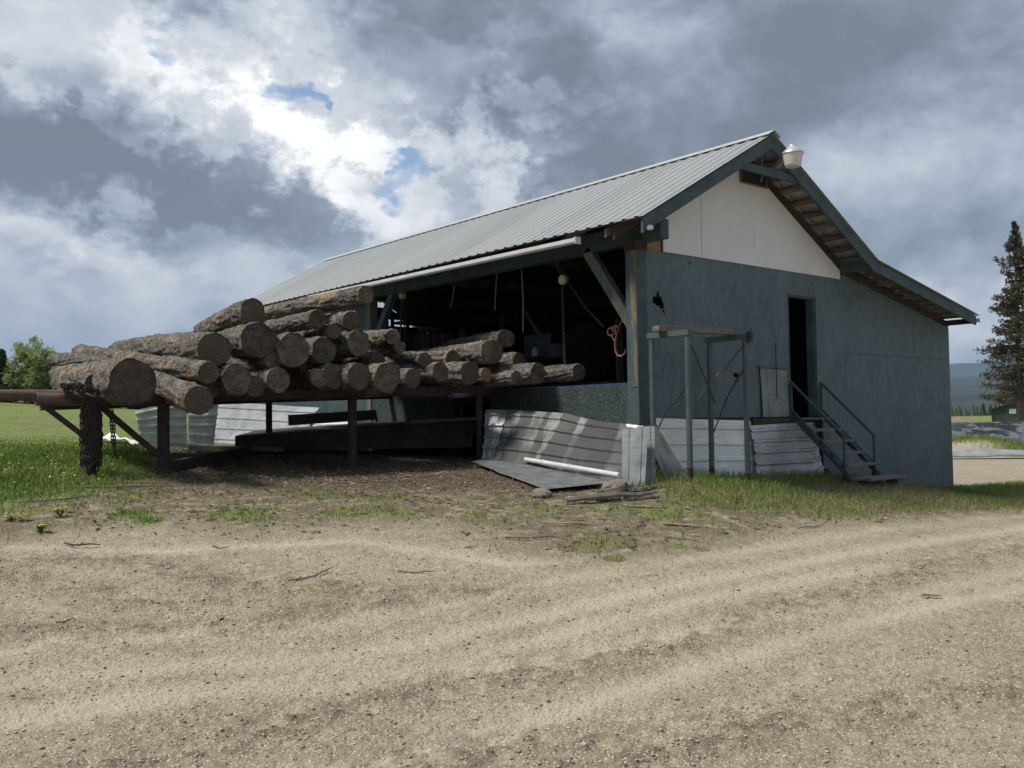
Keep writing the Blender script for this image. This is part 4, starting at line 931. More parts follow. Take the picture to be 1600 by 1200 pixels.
LL = ['thickest log with a dark mossy end, lying over the chain-wrapped post','log tipping forward below the pile beside the first deck post','long straight log lying aslant over the thickest log','thick log with a dark round end on top, right of the long slanting log',
'short thick log with a grey end sitting high before the sky','large log with a split dark end and pale peeled patch','topmost long log reaching up to the gutter','log with a hollow dark end just below the topmost log',
'pale brown log end right of the hollow dark one','thin log lying below the hollow dark one','round brown log end in the pile centre, above the small round one','blackened log end deep in the pile centre','lopsided tan log end below the pale brown one',
'thin log before the dark opening, right of the lopsided tan one','thinnest log between the lopsided tan end and the opening','thin long log lying along the lower row in the pile centre','long log with a round grey end, second from the top at the right','log lying highest at the right with a yellowish end',
'log with rough bark on its end, right of the long grey-ended log','last log at the right, lying inside the mill opening','log with a heart-shaped dark end, second from the right','small pointed log end below the heart-shaped one','small fresh orange log end in the bottom row',
'log with a ragged drooping end left of the orange one','brown round end left of the ragged drooping one','round grey end right of the knotty burl end','knotty burl end with whitish fibres in the bottom row','round brown end with a star crack in the bottom row',
'frayed log end speckled white, left of the star-cracked end','log end half hidden before the frayed speckled one','small round log end above the second deck rail span, alone in the row','small dark log end between the small round one and the large knobbly one','large knobbly log end right of the slanting log',
'dark log end hidden under the slanting log','dark small log wedged behind the bottom row at left','small log end wedged under the split dark end','log hidden behind the thickest log, near the tipping log','dark log lying under the slanting log and the thick dark end','log in the shade under the blackened end','log in the shade under the lopsided tan end',
'log peeping out right of the thin long log','log under the long grey-ended log at the right','log with pale flaking bark sticking out at the far left','log stub sticking out lowest at the far left','log behind the slanting log with bark in ridges']
def make_log(i, x, y, z, r, dx, dy, dz, ln):
    g = np.random.default_rng(100+i); ns = 56; nr = int(ln/.045)
    th = np.linspace(0, 2*math.pi, ns, endpoint=False); t = np.linspace(0, ln, nr+1); TH, TT = np.meshgrid(th, t)
    o1, o2 = g.random(2)*90; cx, cy = np.cos(TH), np.sin(TH)
    irr = {26:.16, 20:.15, 23:.14, 0:.07, 12:.10, 5:.06}.get(i, .035)
    lob = 1+irr*(vn(cx*1.6+o1, cy*1.6+o2)*2-1)+irr*.7*(vn(cx*3+o2, cy*3+o1)*2-1)*np.exp(-TT/.6)
    plate = fbm(cx*4.5*r/.15+o1+TT*2.2, cy*4.5*r/.15+o2, 4, .62); pl2 = fbm(cx*9*r/.15+o2+TT*5, cy*9*r/.15+TT*7+o1, 3)
    flare = 1+.05*np.exp(-TT/.35)*(g.random()-.2)-.035*TT/ln
    RR = r*lob*flare+((plate-.5)*.065+np.where(pl2 > .54, .011, 0))*(.35+.65*np.clip(TT/.12, 0, 1))
    bend = .02*ln*g.uniform(-.3, .5)*np.sin(TT/ln*math.pi)
    RR[0] *= .985; V = np.stack([cx*RR+bend, TT, cy*RR+bend*.3], -1)
    V[0, :, 1] += (vn(cx[0]*5+o1, cy[0]*5)-.5)*.03
    V = V.reshape(-1, 3); a = np.arange(nr)[:, None]*ns; j = np.arange(ns)[None]; j2 = (j+1) % ns
    Q = np.stack([a+j, a+j2, a+ns+j2, a+ns+j], -1).reshape(-1, 4)
    V = np.r_[V, [[bend[-1, 0], ln, 0]]]; T = np.stack([nr*ns+np.arange(ns), nr*ns+(np.arange(ns)+1) % ns, np.full(ns, (nr+1)*ns)], -1)
    me = np_mesh('log', V, Q, T); o = put(me, 'log', MT['bark'], smooth=True)
    d = Vector((dx, dy, dz)).normalized(); sx = d.cross(Vector((0, 0, 1))).normalized(); up = sx.cross(d)
    roll = Matrix.Rotation(g.random()*6.28, 3, d); sx = roll @ sx; up = roll @ up
    if i in (0, 2, 20, 23): pass
    o.matrix_world = Matrix(((sx.x, d.x, up.x, x), (sx.y, d.y, up.y, y), (sx.z, d.z, up.z, z), (0, 0, 0, 1)))
    tag(o, LL[i], 'log', 'weathered logs piled on the deck')
    # sawn end: slightly recessed and dished
    ks = (0, .3, .6, .85, .985); Ve = []
    R0 = RR[0]; hol = .05 if i == 7 else 0
    for k in ks:
        Ve.append(np.stack([np.cos(th)*R0*k, np.full(ns, .004+.006*math.sin(k*9))+(vn(np.cos(th)*k*3+o1, np.sin(th)*k*3+o2)-.5)*(.05 if i in (0, 5, 11, 26) else .018)+hol*(1-k), np.sin(th)*R0*k], -1))
    Ve = np.concatenate(Ve); a = np.arange(len(ks)-1)[:, None]*ns
    Qe = np.stack([a+j, a+ns+j, a+ns+j2, a+j2], -1).reshape(-1, 4)
    mat_ = MT['freshend'] if i == 22 else MT['darkend'] if i in (0, 7, 11, 5, 33, 34, 37, 38, 39) else MT['end']
    e = put(np_mesh('cut_end', Ve, Qe), 'cut_end', mat_); e.parent = o
    return o
for i, L_ in enumerate(LOGS): make_log(i, *L_)

# ------------------------------------------------------------------ under the deck
pf = thing('wood_platform', 'low dark wooden platform in the shade under the log deck', 'platform', (-1.4,6,1.1))
build(MB().slab([(-3.22,6.6),(-1.0,4.9),(.0,4.05),(-.1,7.4),(-2.0,8.4)], lambda u, v, d: (u, v, 1.40+(u+3.2)*.065-d), .05), 'deck_boards', MT['darkwood'], pf)
build(MB().slab([(0,0),(4.1,.22),(4.1,.42),(0,.25)], lambda u, v, d: (-3.25+u*.785, 6.55-u*.62-d, 1.14+v), .04), 'side_board', MT['darkwood'], pf)
build(MB().slab([(0,0),(4.1,.0),(4.1,.22),(0,0.0)], lambda u, v, d: (-3.25+u*.785, 6.60-u*.62-d, 1.14+v), .03), 'side_board', MT['blackplate'], pf)
build(MB().beam((-.9,4.62,1.60),(.0,3.95,1.64),.22,.05), 'side_board', MT['greywood'], pf)
board_ = lambda a, b, w, h, m: MB().beam(a, b, w, h)
tag(build(MB().beam((-1.9,7.25,1.66),(1.0,7.25,1.80),.03,.20), 'dark_plate', MT['blackplate'], loc=(0,7.2,1.5)), 'dark plate standing on edge on the low platform', 'plate')
tag(build(MB().beam((-5.5,3.3,1.07),(-2.1,7.6,1.20),.12,.13), 'squared_timber', MT['darkwood'], loc=(-4,5,1.1)), 'long dark squared timber lying on the ground under the deck', 'timber')
tag(build(MB().beam((-3.7,7.4,1.20),(-2.9,5.5,1.17),.14,.07), 'squared_timber', MT['greywood'], loc=(-3.3,6.4,1.1)), 'short grey plank lying across the dark timber near the sheets', 'timber')
tag(build(MB().beam((-2.6,4.2,1.02),(-1.6,4.6,1.04),.12,.05), 'squared_timber', MT['darkwood'], loc=(-2.1,4.4,1.0)), 'short dark plank on the soil between second and last deck posts', 'timber')
sheet('plastic_sheet', 'crumpled white plastic sheet lying in the grass left of the pale sheets', pathsheet([(-4.25,8.7,1.22),(-4.12,10,1.25),(-3.95,11.5,1.30),(-3.8,12.8,1.34)],[(-3.85,8.7,1.22),(-3.75,10,1.25),(-3.6,11.5,1.30),(-3.45,12.8,1.34)]), 20, 6, MT['whitesheet'], 'plastic sheet', ribs=0, wave=.10, seed=41)
sheet('flat_sheet', 'flat dark sheet lying on the ground before the stained corrugated sheet', pathsheet([(-1.40,2.25,1.0),(-2.05,.75,.89),(-2.60,-.75,.79)],[(-.85,2.3,1.0),(-1.12,.75,.91),(-1.62,-.85,.82)]), 16, 10, plain('flat_dark_sheet', (.12,.13,.135), (.21,.22,.22), 4, .6, c3=(.10,.08,.06), t3=(.55,.7), s3=7), 'metal sheet', ribs=0, wave=.012, seed=42)
wp = thing('plastic_pipe', 'long white plastic pipe lying along the foot of the stained sheet', 'pipe', (-1.4,.6,.9))
build(MB().tube([(-1.02,1.45,1.03),(-1.49,-.88,.905)], .032, 10), 'pipe', MT['gutter'], wp)
for t in (.20,.5): build(MB().tube([(-1.02-.47*t,1.45-2.33*t,1.03-.125*t),(-1.02-.47*(t+.015),1.45-2.33*(t+.015),1.03-.125*(t+.015))], .040, 10), 'coupling', MT['gutter'], wp)

# ------------------------------------------------------------------ inside the mill
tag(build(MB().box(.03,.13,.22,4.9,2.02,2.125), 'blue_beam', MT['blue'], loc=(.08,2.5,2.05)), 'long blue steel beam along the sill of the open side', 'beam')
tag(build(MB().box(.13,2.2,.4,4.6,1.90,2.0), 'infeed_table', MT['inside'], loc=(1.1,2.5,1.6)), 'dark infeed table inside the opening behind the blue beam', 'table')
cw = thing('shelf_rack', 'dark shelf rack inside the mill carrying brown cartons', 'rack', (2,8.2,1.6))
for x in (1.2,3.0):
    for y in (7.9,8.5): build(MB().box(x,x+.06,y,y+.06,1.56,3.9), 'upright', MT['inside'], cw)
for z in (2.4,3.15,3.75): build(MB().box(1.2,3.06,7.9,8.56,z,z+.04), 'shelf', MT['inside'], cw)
for k, (x, y, z, w, h, l) in enumerate(((1.45,8.0,3.19,.42,.34,'brown carton at the left on the dark shelf'),(1.95,8.0,3.19,.5,.38,'wider brown carton at the right on the dark shelf'))):
    c_ = tag(build(MB().box(x,x+w,y,y+.4,z,z+h), 'carton', MT['card'], loc=(x,y,z), bevel=.006), l, 'carton', 'cartons on the shelf')
    build(MB().box(x+w*.42,x+w*.55,y-.002,y-.001,z+.01,z+h-.01), 'tape', MT['cord'], c_)
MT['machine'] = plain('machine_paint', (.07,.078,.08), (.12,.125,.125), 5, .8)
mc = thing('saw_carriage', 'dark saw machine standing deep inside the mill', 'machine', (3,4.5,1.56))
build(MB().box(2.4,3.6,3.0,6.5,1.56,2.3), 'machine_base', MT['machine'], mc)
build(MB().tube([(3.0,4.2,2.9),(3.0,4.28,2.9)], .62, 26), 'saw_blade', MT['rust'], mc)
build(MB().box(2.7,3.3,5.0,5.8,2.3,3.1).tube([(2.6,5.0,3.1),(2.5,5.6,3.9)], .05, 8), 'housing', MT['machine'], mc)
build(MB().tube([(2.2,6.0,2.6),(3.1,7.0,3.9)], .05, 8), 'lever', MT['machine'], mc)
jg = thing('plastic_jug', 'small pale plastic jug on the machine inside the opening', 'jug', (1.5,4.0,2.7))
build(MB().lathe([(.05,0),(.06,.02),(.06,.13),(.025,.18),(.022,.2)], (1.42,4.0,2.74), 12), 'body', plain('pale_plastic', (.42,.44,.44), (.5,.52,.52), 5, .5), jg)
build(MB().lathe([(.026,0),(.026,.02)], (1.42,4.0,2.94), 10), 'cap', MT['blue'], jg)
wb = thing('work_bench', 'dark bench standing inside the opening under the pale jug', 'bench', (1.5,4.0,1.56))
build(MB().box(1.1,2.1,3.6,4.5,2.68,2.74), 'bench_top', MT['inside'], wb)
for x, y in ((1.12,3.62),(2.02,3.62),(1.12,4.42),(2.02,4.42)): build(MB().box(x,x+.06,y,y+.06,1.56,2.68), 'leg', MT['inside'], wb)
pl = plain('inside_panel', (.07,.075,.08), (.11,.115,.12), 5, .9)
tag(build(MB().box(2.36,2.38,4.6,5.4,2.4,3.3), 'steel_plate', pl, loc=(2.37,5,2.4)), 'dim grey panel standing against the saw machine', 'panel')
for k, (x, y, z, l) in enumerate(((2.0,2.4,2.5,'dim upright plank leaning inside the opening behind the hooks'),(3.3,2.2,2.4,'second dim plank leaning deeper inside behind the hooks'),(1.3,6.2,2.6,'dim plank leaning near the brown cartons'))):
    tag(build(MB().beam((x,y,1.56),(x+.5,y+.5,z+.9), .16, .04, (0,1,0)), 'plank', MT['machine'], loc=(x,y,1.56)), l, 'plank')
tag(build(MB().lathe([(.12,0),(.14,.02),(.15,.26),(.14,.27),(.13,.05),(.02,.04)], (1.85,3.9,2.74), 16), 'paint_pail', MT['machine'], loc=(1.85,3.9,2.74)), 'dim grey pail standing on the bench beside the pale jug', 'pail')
# hoists
h1_ = thing('chain_hoist', 'chain hoist with cream pulley hanging behind the weathered brace', 'hoist', (.15,1.84,3.8))
build(MB().tube([(.11,1.84,3.81),(.20,1.84,3.81)], .075, 18), 'pulley', MT['cream'], h1_)
build(MB().torus((.16,1.82,3.81), .085, .018, (1,0,0), 16, 6), 'sheave', MT['rust'], h1_)
build(MB().torus((.15,1.84,3.93), .03, .010, (1,0,0)).tube([(.15,1.84,3.95),(.16,2.02,4.15)], .013, 6).tube([(.15,1.87,3.85),(.16,2.05,4.15)], .013, 6), 'hanger', MT['darkwood'], h1_)
build(chain(MB(), [(.15,1.87,3.73),(.15,1.85,3.0),(.15,1.83,2.45)], .030, .009), 'chain', MT['chain'], h1_)
build(chain(chain(MB(), [(.17,1.89,3.73),(.17,1.87,2.5)], .022, .006), [(.15,1.70,3.72),(.15,1.35,3.32),(.15,.95,2.98)], .024, .0065), 'chain', MT['chain'], h1_)
hk = thing('lifting_hook', 'pair of red iron hooks on a steel ring beside the corner post', 'hook', (.1,.7,2.6))
build(MB().torus((.13,.80,2.90), .058, .013, (1,.2,0), 14, 6), 'ring', MT['greywood'], hk)
build(MB().torus((.13,.70,2.93), .05, .012, (.6,1,0), 14, 6), 'ring', MT['hook'], hk)
build(MB().tube([(.12,.72,2.98),(.12,.67,2.85),(.12,.70,2.74),(.12,.70,2.62),(.12,.66,2.54),(.12,.58,2.52),(.12,.51,2.56),(.12,.49,2.62)], [.012,.016,.017,.018,.018,.016,.012,.006], 8), 'hook', MT['hook'], hk)
build(MB().tube([(.12,.70,2.95),(.13,.62,2.98),(.13,.55,3.06)], .010, 6).tube([(.12,.78,2.86),(.12,.74,2.78),(.12,.70,2.76)], .012, 6), 'tie', MT['hook'], hk)
h2_ = thing('chain_hoist', 'second chain hoist with small pulley near the far teal brace', 'hoist', (.15,6.5,4.0))
build(MB().tube([(.11,6.48,4.07),(.20,6.48,4.07)], .065, 16), 'pulley', MT['cream'], h2_)
build(MB().tube([(.15,6.50,4.02),(.15,6.55,3.2)], .018, 6).tube([(.15,6.42,4.02),(.15,6.40,3.2)], .012, 6), 'chain', MT['chain'], h2_)
build(MB().lathe([(.03,.22),(.06,.2),(.085,.05),(.08,0),(.03,-.02)], (.15,6.52,2.95), 10), 'hook_block', pl, h2_)
tag(build(MB().tube([(.3,4.95,4.15),(.3,4.98,3.95),(.3,5.08,3.70)], .010, 5), 'hanging_strap', MT['cord'], loc=(.3,5,3.7)), 'short curled strap hanging from the eave beam, leftmost of three', 'strap')
tag(build(MB().tube([(.3,3.70,4.15),(.3,3.73,3.9),(.3,3.77,3.52)], .010, 5), 'hanging_strap', MT['cord'], loc=(.3,3.7,3.5)), 'middle strap hanging from the eave beam', 'strap')
tag(build(MB().tube([(.3,3.03,4.15),(.3,3.0,3.6),(.3,3.02,3.08)], .011, 5), 'hanging_strap', MT['cord'], loc=(.3,3,3.1)), 'longest strap hanging from the eave beam, nearest the cream pulley', 'strap')

# ------------------------------------------------------------------ scraps on the ground
def scrap(px, py, ln, w, ang, lab, name='wood_scrap', m=None, h=.015, cat='wood scrap', bend=.0, seed=0):
    g = random.Random(seed+int(abs(px)*100)); z = float(hits([px], [py])[0][0]); dx, dy = math.cos(ang), math.sin(ang)
    pts = [(px+dx*ln*(t-.5)+dy*bend*math.sin(t*3.1)*ln*g.uniform(.6,1.3), py+dy*ln*(t-.5)-dx*bend*math.sin(t*3.1)*ln, float(hits([px+dx*ln*(t-.5)], [py+dy*ln*(t-.5)])[0][0])+h*.7+g.uniform(0,h)) for t in (0,.25,.5,.75,1)]
    if bend: b = MB().tube(pts, [h*.5,h*.62,h*.6,h*.5,h*.25], 6)
    else: b = MB().beam(pts[0], pts[-1], w, h, taper=g.uniform(.5,.9))
    return tag(build(b, name, m or MT['greywood'], loc=(px, py, z)), lab, cat)
PW = plain('pale_split_wood', (.36,.30,.22), (.46,.40,.31), 9, .9, (6,.5,6))
scrap(-1.75,-1.55,.34,.05,.1,'pale splinter lying beside the rubble heap near the grey sheets',m=PW)
scrap(-2.2,-1.9,.42,.06,-.7,'pale split board lying below the rubble heap',m=PW)
scrap(-2.54,-2.74,.38,.06,-.8,'pale wedge-shaped board on the bank before the grey sheets',m=PW)
scrap(-2.99,-3.12,.34,.03,-.85,'thin pale stick at the foot of the bank',m=PW)
scrap(-2.81,-5.44,.17,.035,-.5,'short pale wood piece lying alone on the dirt road',m=PW,h=.02)
scrap(-4.26,-2.4,.5,.02,-.4,'curved twig on the soil below the large stained sheet','twig',h=.014,cat='twig',bend=.12)
scrap(-3.5,-2.2,.7,.02,-.5,'pale bent branch lying on the bank','twig',m=PW,h=.016,cat='twig',bend=.06)
scrap(-5.79,-2.79,.30,.02,-.75,'straight brown stick on the dirt below the deck','twig',h=.012,cat='twig',bend=.02)
scrap(-6.5,-2.4,.5,.02,.35,'long thin twig lying in the wheel rut','twig',h=.012,cat='twig',bend=.08)
scrap(-6.72,-1.2,.16,.02,-.9,'crooked dark root lying on the dirt','twig',m=MT['greywood'],h=.012,cat='twig',bend=.2)
scrap(-7.66,-.55,.30,.02,-.6,'dark crooked root lying near the dandelions','twig',m=MT['darkwood'],h=.014,cat='twig',bend=.25)
scrap(-8.3,-2.5,.12,.02,.3,'short dark twig at the left on the dirt','twig',m=MT['greywood'],h=.010,cat='twig',bend=.2)
scrap(-6.5,2.0,1.5,.03,-.5,'long stick lying in the grass before the chain-wrapped post','twig',h=.02,cat='twig',bend=.05)
scrap(-7.3,1.6,.8,.02,.1,'thin stick lying before the left deck post','twig',h=.016,cat='twig',bend=.08)
scrap(-1.1,-3.3,.5,.02,.0,'dry stalk at the edge of the road before the steel frame','twig',h=.012,cat='twig',bend=.06)
scrap(.3,-3.3,.4,.02,.2,'dry stalk at the road edge before the stairs','twig',h=.012,cat='twig',bend=.06)
# rubble heap below the sheets: flat rocks and roots
def rock(px, py, s, lab, seed, sq=.5):
    bm = bmesh.new(); bmesh.ops.create_icosphere(bm, subdivisions=3, radius=s); g = np.random.default_rng(seed); o = g.random(2)*50
    for v in bm.verts:
        k = .72+.55*float(fbm(np.array([v.co.x*2.6/s+o[0]]), np.array([v.co.y*2.6/s+v.co.z*2/s+o[1]]), 3)[0]); v.co *= k; v.co.z *= sq
    me = bpy.data.meshes.new('rock'); bm.to_mesh(me); bm.free()
    ob = put(me, 'rock', MT['rock']); ob.location = (px, py, float(hits([px], [py])[0][0])+s*sq*.35); ob.rotation_euler = (0,0,g.random()*6)
    return tag(ob, lab, 'rock')
MT['rock'] = plain('grey_rock', (.17,.15,.125), (.27,.245,.21), 9, .95, bump=.9, bd=.01)
rock(-1.75,-1.10,.20,'large flat grey rock at the end of the white pipe',1,.55)
rock(-1.55,-1.30,.11,'smaller rock beside the large flat grey rock',2)
rock(-2.35,-1.35,.12,'brown rock in the rubble heap',3)
rock(-2.75,-.85,.12,'rounded tan rock at the corner of the flat dark sheet',4,.6)
rock(-2.0,-1.5,.09,'small rock at the front of the rubble heap',5)
scrap(-2.2,-1.45,1.3,.03,-.15,'thick crooked root running through the rubble heap','root',m=MT['rock'],h=.06,cat='root',bend=.06)
scrap(-2.0,-1.25,.8,.03,.4,'dark knotted root on top of the rubble heap','root',m=MT['bark'],h=.09,cat='root',bend=.15)
scrap(-1.7,-1.35,.5,.03,-.5,'short forked root beside the flat grey rock','root',m=MT['bark'],h=.06,cat='root',bend=.25)

# dandelions
def dandelion(px, py, lab, n=4, seed=0, s=1.0):
    g = random.Random(seed); z = float(hits([px], [py])[0][0]); t = thing('dandelion', lab, 'dandelion', (px,py,z), 'dandelions at the edge of the dirt')
    b = MB()
    for k in range(16):
        a = g.random()*6.28; l = g.uniform(.05,.11)*s; w = .010*s; dx, dy = math.cos(a), math.sin(a); hh = g.uniform(.02,.06)*s
        b.add([(px,py,z),(px+dx*l*.5-dy*w,py+dy*l*.5+dx*w,z+hh),(px+dx*l,py+dy*l,z+hh*.6),(px+dx*l*.5+dy*w,py+dy*l*.5-dx*w,z+hh)],[(0,1,2,3)])
    build(b, 'leaf', gm2, t)
    for k in range(n):
        a = g.random()*6.28; l = g.uniform(.0,.05)*s; x, y, zz = px+l*math.cos(a), py+l*math.sin(a), z+g.uniform(.03,.07)*s
        f = build(MB().lathe([(.004,-.004),(.016*s,.0),(.017*s,.004),(.008*s,.009)], (x,y,zz), 10), 'flower', MT['yellow'], t)
        build(MB().tube([(px,py,z),(x,y,zz)], .0018, 5), 'stem', gm2, f)
MT['yellow'] = plain('yellow_petals', (.62,.42,.02), (.75,.55,.03), 20, .8, bump=.1)
gm2 = plain('leaf_green', (.06,.11,.03), (.10,.16,.045), 20, .7, bump=.1)
dandelion(-7.93,.82,'dandelion with three flowers at the left edge of the picture',3,1); dandelion(-7.84,.72,'dandelion beside the leftmost dandelion',3,2)
dandelion(-7.52,.72,'dandelion with the brightest flowers, farthest from the others',4,3,1.2); dandelion(-7.84,.08,'dandelion standing nearest the dirt road on its own',5,4,1.3); dandelion(-6.97,.6,'single-flowered dandelion below the chain-wrapped post',1,5)
n_ = 620; a_ = np.radians(86-R_.random(n_)*22); d_ = 11.5*np.exp(R_.random(n_)*math.log(30/11.5)); x_ = CX+d_*np.cos(a_); y_ = CY+d_*np.sin(a_); z_, g_, li_, lt_, dk_, fr__ = hits(x_, y_)
k_ = (g_ > .6)&(fbm(x_*.7, y_*.7, 3) > .50)&(x_ < -5.2); x_, y_, z_ = x_[k_], y_[k_], z_[k_]; n_ = len(x_); s_ = .012+.008*R_.random(n_)
hh = .10+.14*R_.random(n_); off = np.array([(1,0,0),(.3,.95,0),(-.8,.6,0),(-.8,-.6,0),(.3,-.95,0),(0,0,.5)])
V_ = (off[None]*s_[:, None, None]+np.stack([x_, y_, z_+hh], -1)[:, None]).reshape(-1, 3); T_ = (6*np.arange(n_)[:, None, None]+np.array([(0,1,5),(1,2,5),(2,3,5),(3,4,5),(4,0,5)])[None]).reshape(-1, 3)
tag(put(np_mesh('meadow_flowers', V_, None, T_), 'meadow_flowers', MT['yellow']), 'yellow dandelion flowers scattered through the meadow at left', 'flowers', kind='stuff')

# ------------------------------------------------------------------ trees
def leafcloud(pts, size, rs, asp=1.6, flat=.0):
    n = len(pts); a = rs.random(n)*6.283; b_ = np.arccos(rs.random(n)*2-1); u = np.stack([np.cos(a)*np.sin(b_), np.sin(a)*np.sin(b_), np.cos(b_)*(1-flat)], -1)
    c = rs.normal(size=(n, 3)); v = np.cross(u, c); v /= np.linalg.norm(v, axis=1)[:, None]+1e-9; s = size*(.6+.8*rs.random(n))[:, None]
    P = np.stack([pts-u*s*asp, pts+v*s*.6, pts+u*s*asp, pts-v*s*.6], 1).reshape(-1, 3); return P, 4*np.arange(n)[:, None]+np.arange(4)[None]
def leafmat(name, a, b):
    m = newmat(name); n = NT(m); c = n.mix(n.step(n.at('tone'), .1, .9), a, b); n.col(c); n.set(.75, 0, .2); thin(m, n, c); return m
LM = dict(light=leafmat('young_leaves', (.19,.25,.10), (.42,.48,.22)), mid=leafmat('mid_leaves', (.05,.08,.028), (.10,.14,.048)), dark=leafmat('conifer_needles', (.022,.036,.018), (.055,.07,.034)), spruce=leafmat('spruce_needles', (.036,.044,.026), (.15,.135,.080)))
TR = plain('tree_bark', (.075,.062,.052), (.13,.11,.092), 9, .9, bump=.5)
def broadleaf(x, y, h, r, lab, seed, leaf='light', nb=26, nl=150, name='leafy_tree', group=None, size=.045, low=.08):
    rs = np.random.default_rng(seed); z = h1(x, y); t = thing(name, lab, 'tree', (x, y, z), group); b = MB(); P = []
    for k in range(nb):
        a = rs.random()*6.28; e = (.15+.85*rs.random()**.7); top = h*(low+.92*rs.random()**.75*(1)); rad = r*math.sqrt(max(.05, 1-((top/h-.52)/.52)**2))*(.55+.45*rs.random())
        p0 = Vector((x+rs.normal()*.08, y+rs.normal()*.08, z)); p1 = Vector((x+math.cos(a)*rad*.35, y+math.sin(a)*rad*.35, z+top*.5)); p2 = Vector((x+math.cos(a)*rad, y+math.sin(a)*rad, z+top))
        b.tube([p0, p1, p2], [.035*h/4, .02*h/4, .004], 5, False)
        for q in range(7):
            s = .3+.7*rs.random(); c = p1.lerp(p2, s*2-1) if s > .5 else p0.lerp(p1, s*2); e_ = c+Vector(rs.normal(size=3))*.26*h/4; b.tube([c, e_], [.007, .002], 3, False)
            P.append(np.array(e_)+rs.normal(size=(int(nl/7), 3))*(.13*h/4))
    build(b, 'trunk', TR, t); P = np.concatenate(P); P = P[P[:, 2] > z+.05]; V, Q = leafcloud(P, size, rs)
    me = np_mesh('crown', V-np.array([x, y, z]), Q); attr(me, 'tone', np.repeat(np.clip(rs.random(len(P))*.6+.4*(P[:, 2]-z)/h, 0, 1), 4)); put(me, 'crown', LM[leaf], t)
def conifer(x, y, h, r, lab, seed, leaf='dark', name='spruce_tree', group=None, whorls=26, dens=26, size=.06, gap=.12, z=None, gaps=()):
    rs = np.random.default_rng(seed); z = h1(x, y) if z is None else z; t = thing(name, lab, 'tree', (x, y, z), group)
    b = MB().tube([(x,y,z-.2),(x,y,z+h*.5),(x+.05,y,z+h)], [.018*h+.02, .011*h+.01, .01], 8); P = []; D = []
    for k in range(whorls):
        f = gap+(1-gap)*(k+.3*rs.random())/whorls; R0 = r*(1-f)**.80*(.9+.1*math.sin(k*2.1))+.02*r
        if f < .30: R0 = min(R0, r*.82)
        nb = int(4+4*rs.random()) if f < .92 else 4
        for q in range(nb):
            a = rs.random()*6.28; L = R0*(.55+.55*rs.random()); 
            if rs.random() < .06: L *= 1.25
            dr = .10+.35*(1-f); ns = max(3, int(L/(.22*h/14)))
            pts = []
            for s in range(ns+1):
                u = s/ns; pts.append(Vector((x+math.cos(a)*L*u, y+math.sin(a)*L*u, z+h*f-dr*L*u+.30*L*u*u)))
            b.tube(pts, [max(.003, .0028*h*(1-.8*s/ns)*(1-f*.6)) for s in range(ns+1)], 3, False)
            for s in range(ns+1):
                u = s/ns
                if u < .12: continue
                m_ = int(dens*(.35+.65*u)*(.5+rs.random())); w = .16*L*(1-.55*u)+.02*h/14
                o = rs.normal(size=(m_, 3))*np.array([w, w, .05*h/14+.02])
                o[:, 2] -= np.abs(rs.normal(size=m_))*.11*h/14; P.append(np.array(pts[s])+o)
    P.append(np.array([x, y, z+h*.985])+rs.normal(size=(dens*2, 3))*np.array([.03,.03,.12])*h/14)
    build(b, 'trunk', TR, t); P = np.concatenate(P); V, Q = leafcloud(P, size, rs, 2.0)
    me = np_mesh('crown', V-np.array([x, y, z]), Q); attr(me, 'tone', np.repeat(np.clip(.15+rs.random(len(P))*.85, 0, 1), 4)); put(me, 'crown', LM[leaf], t)
    return t
conifer(55.2,17.2,13.6,3.0,'tall dark spruce standing beside the small green shed',5,'spruce',whorls=44,dens=21,size=.062,gap=.15,z=.75)
LB = 'trees and bushes at the far edge of the meadow'
broadleaf(5.0,56.5,3.95,1.75,'round pale green bush, largest at the meadow edge',21,'light',60,420,'leafy_bush',LB,.070)
conifer(3.3,57.6,3.3,1.1,'dark conifer at the left edge of the picture',22,'mid',group=LB,whorls=20,dens=40,size=.08)
broadleaf(6.5,55.8,2.6,1.0,'low bush right of the round pale green bush',23,'mid',34,260,'leafy_bush',LB,.07)
conifer(7.0,55.2,3.35,.55,'thin pointed conifer behind the left end of the logs',24,'mid',group=LB,whorls=18,dens=9,size=.04)
conifer(8.0,54.6,2.9,.6,'thin conifer rising over the slanting log',25,'mid',group=LB,whorls=16,dens=9,size=.04)
broadleaf(12.7,50.5,4.6,1.5,'leafy treetop showing over the logs beside the far roof end',26,'light',30,160,'leafy_tree',LB,.06)
for k, (x, y, h, r, lab) in enumerate([(2.0,58.5,2.2,1.4,'low hedge bush left of the dark conifer'),(4.0,59.5,2.0,1.5,'low bush behind the dark conifer'),(7.6,57.0,1.6,1.4,'low dark bush before the thin conifers'),(9.2,56,1.7,1.5,'low bush seen under the thickest log'),(11,55,1.6,1.5,'low bush behind the pale green sheets'),(.2,60,2.4,1.5,'leftmost low bush of the hedge')]):
    broadleaf(x, y, h, r, lab, 60+k, 'mid', 40, 240, 'leafy_bush', LB, .08)

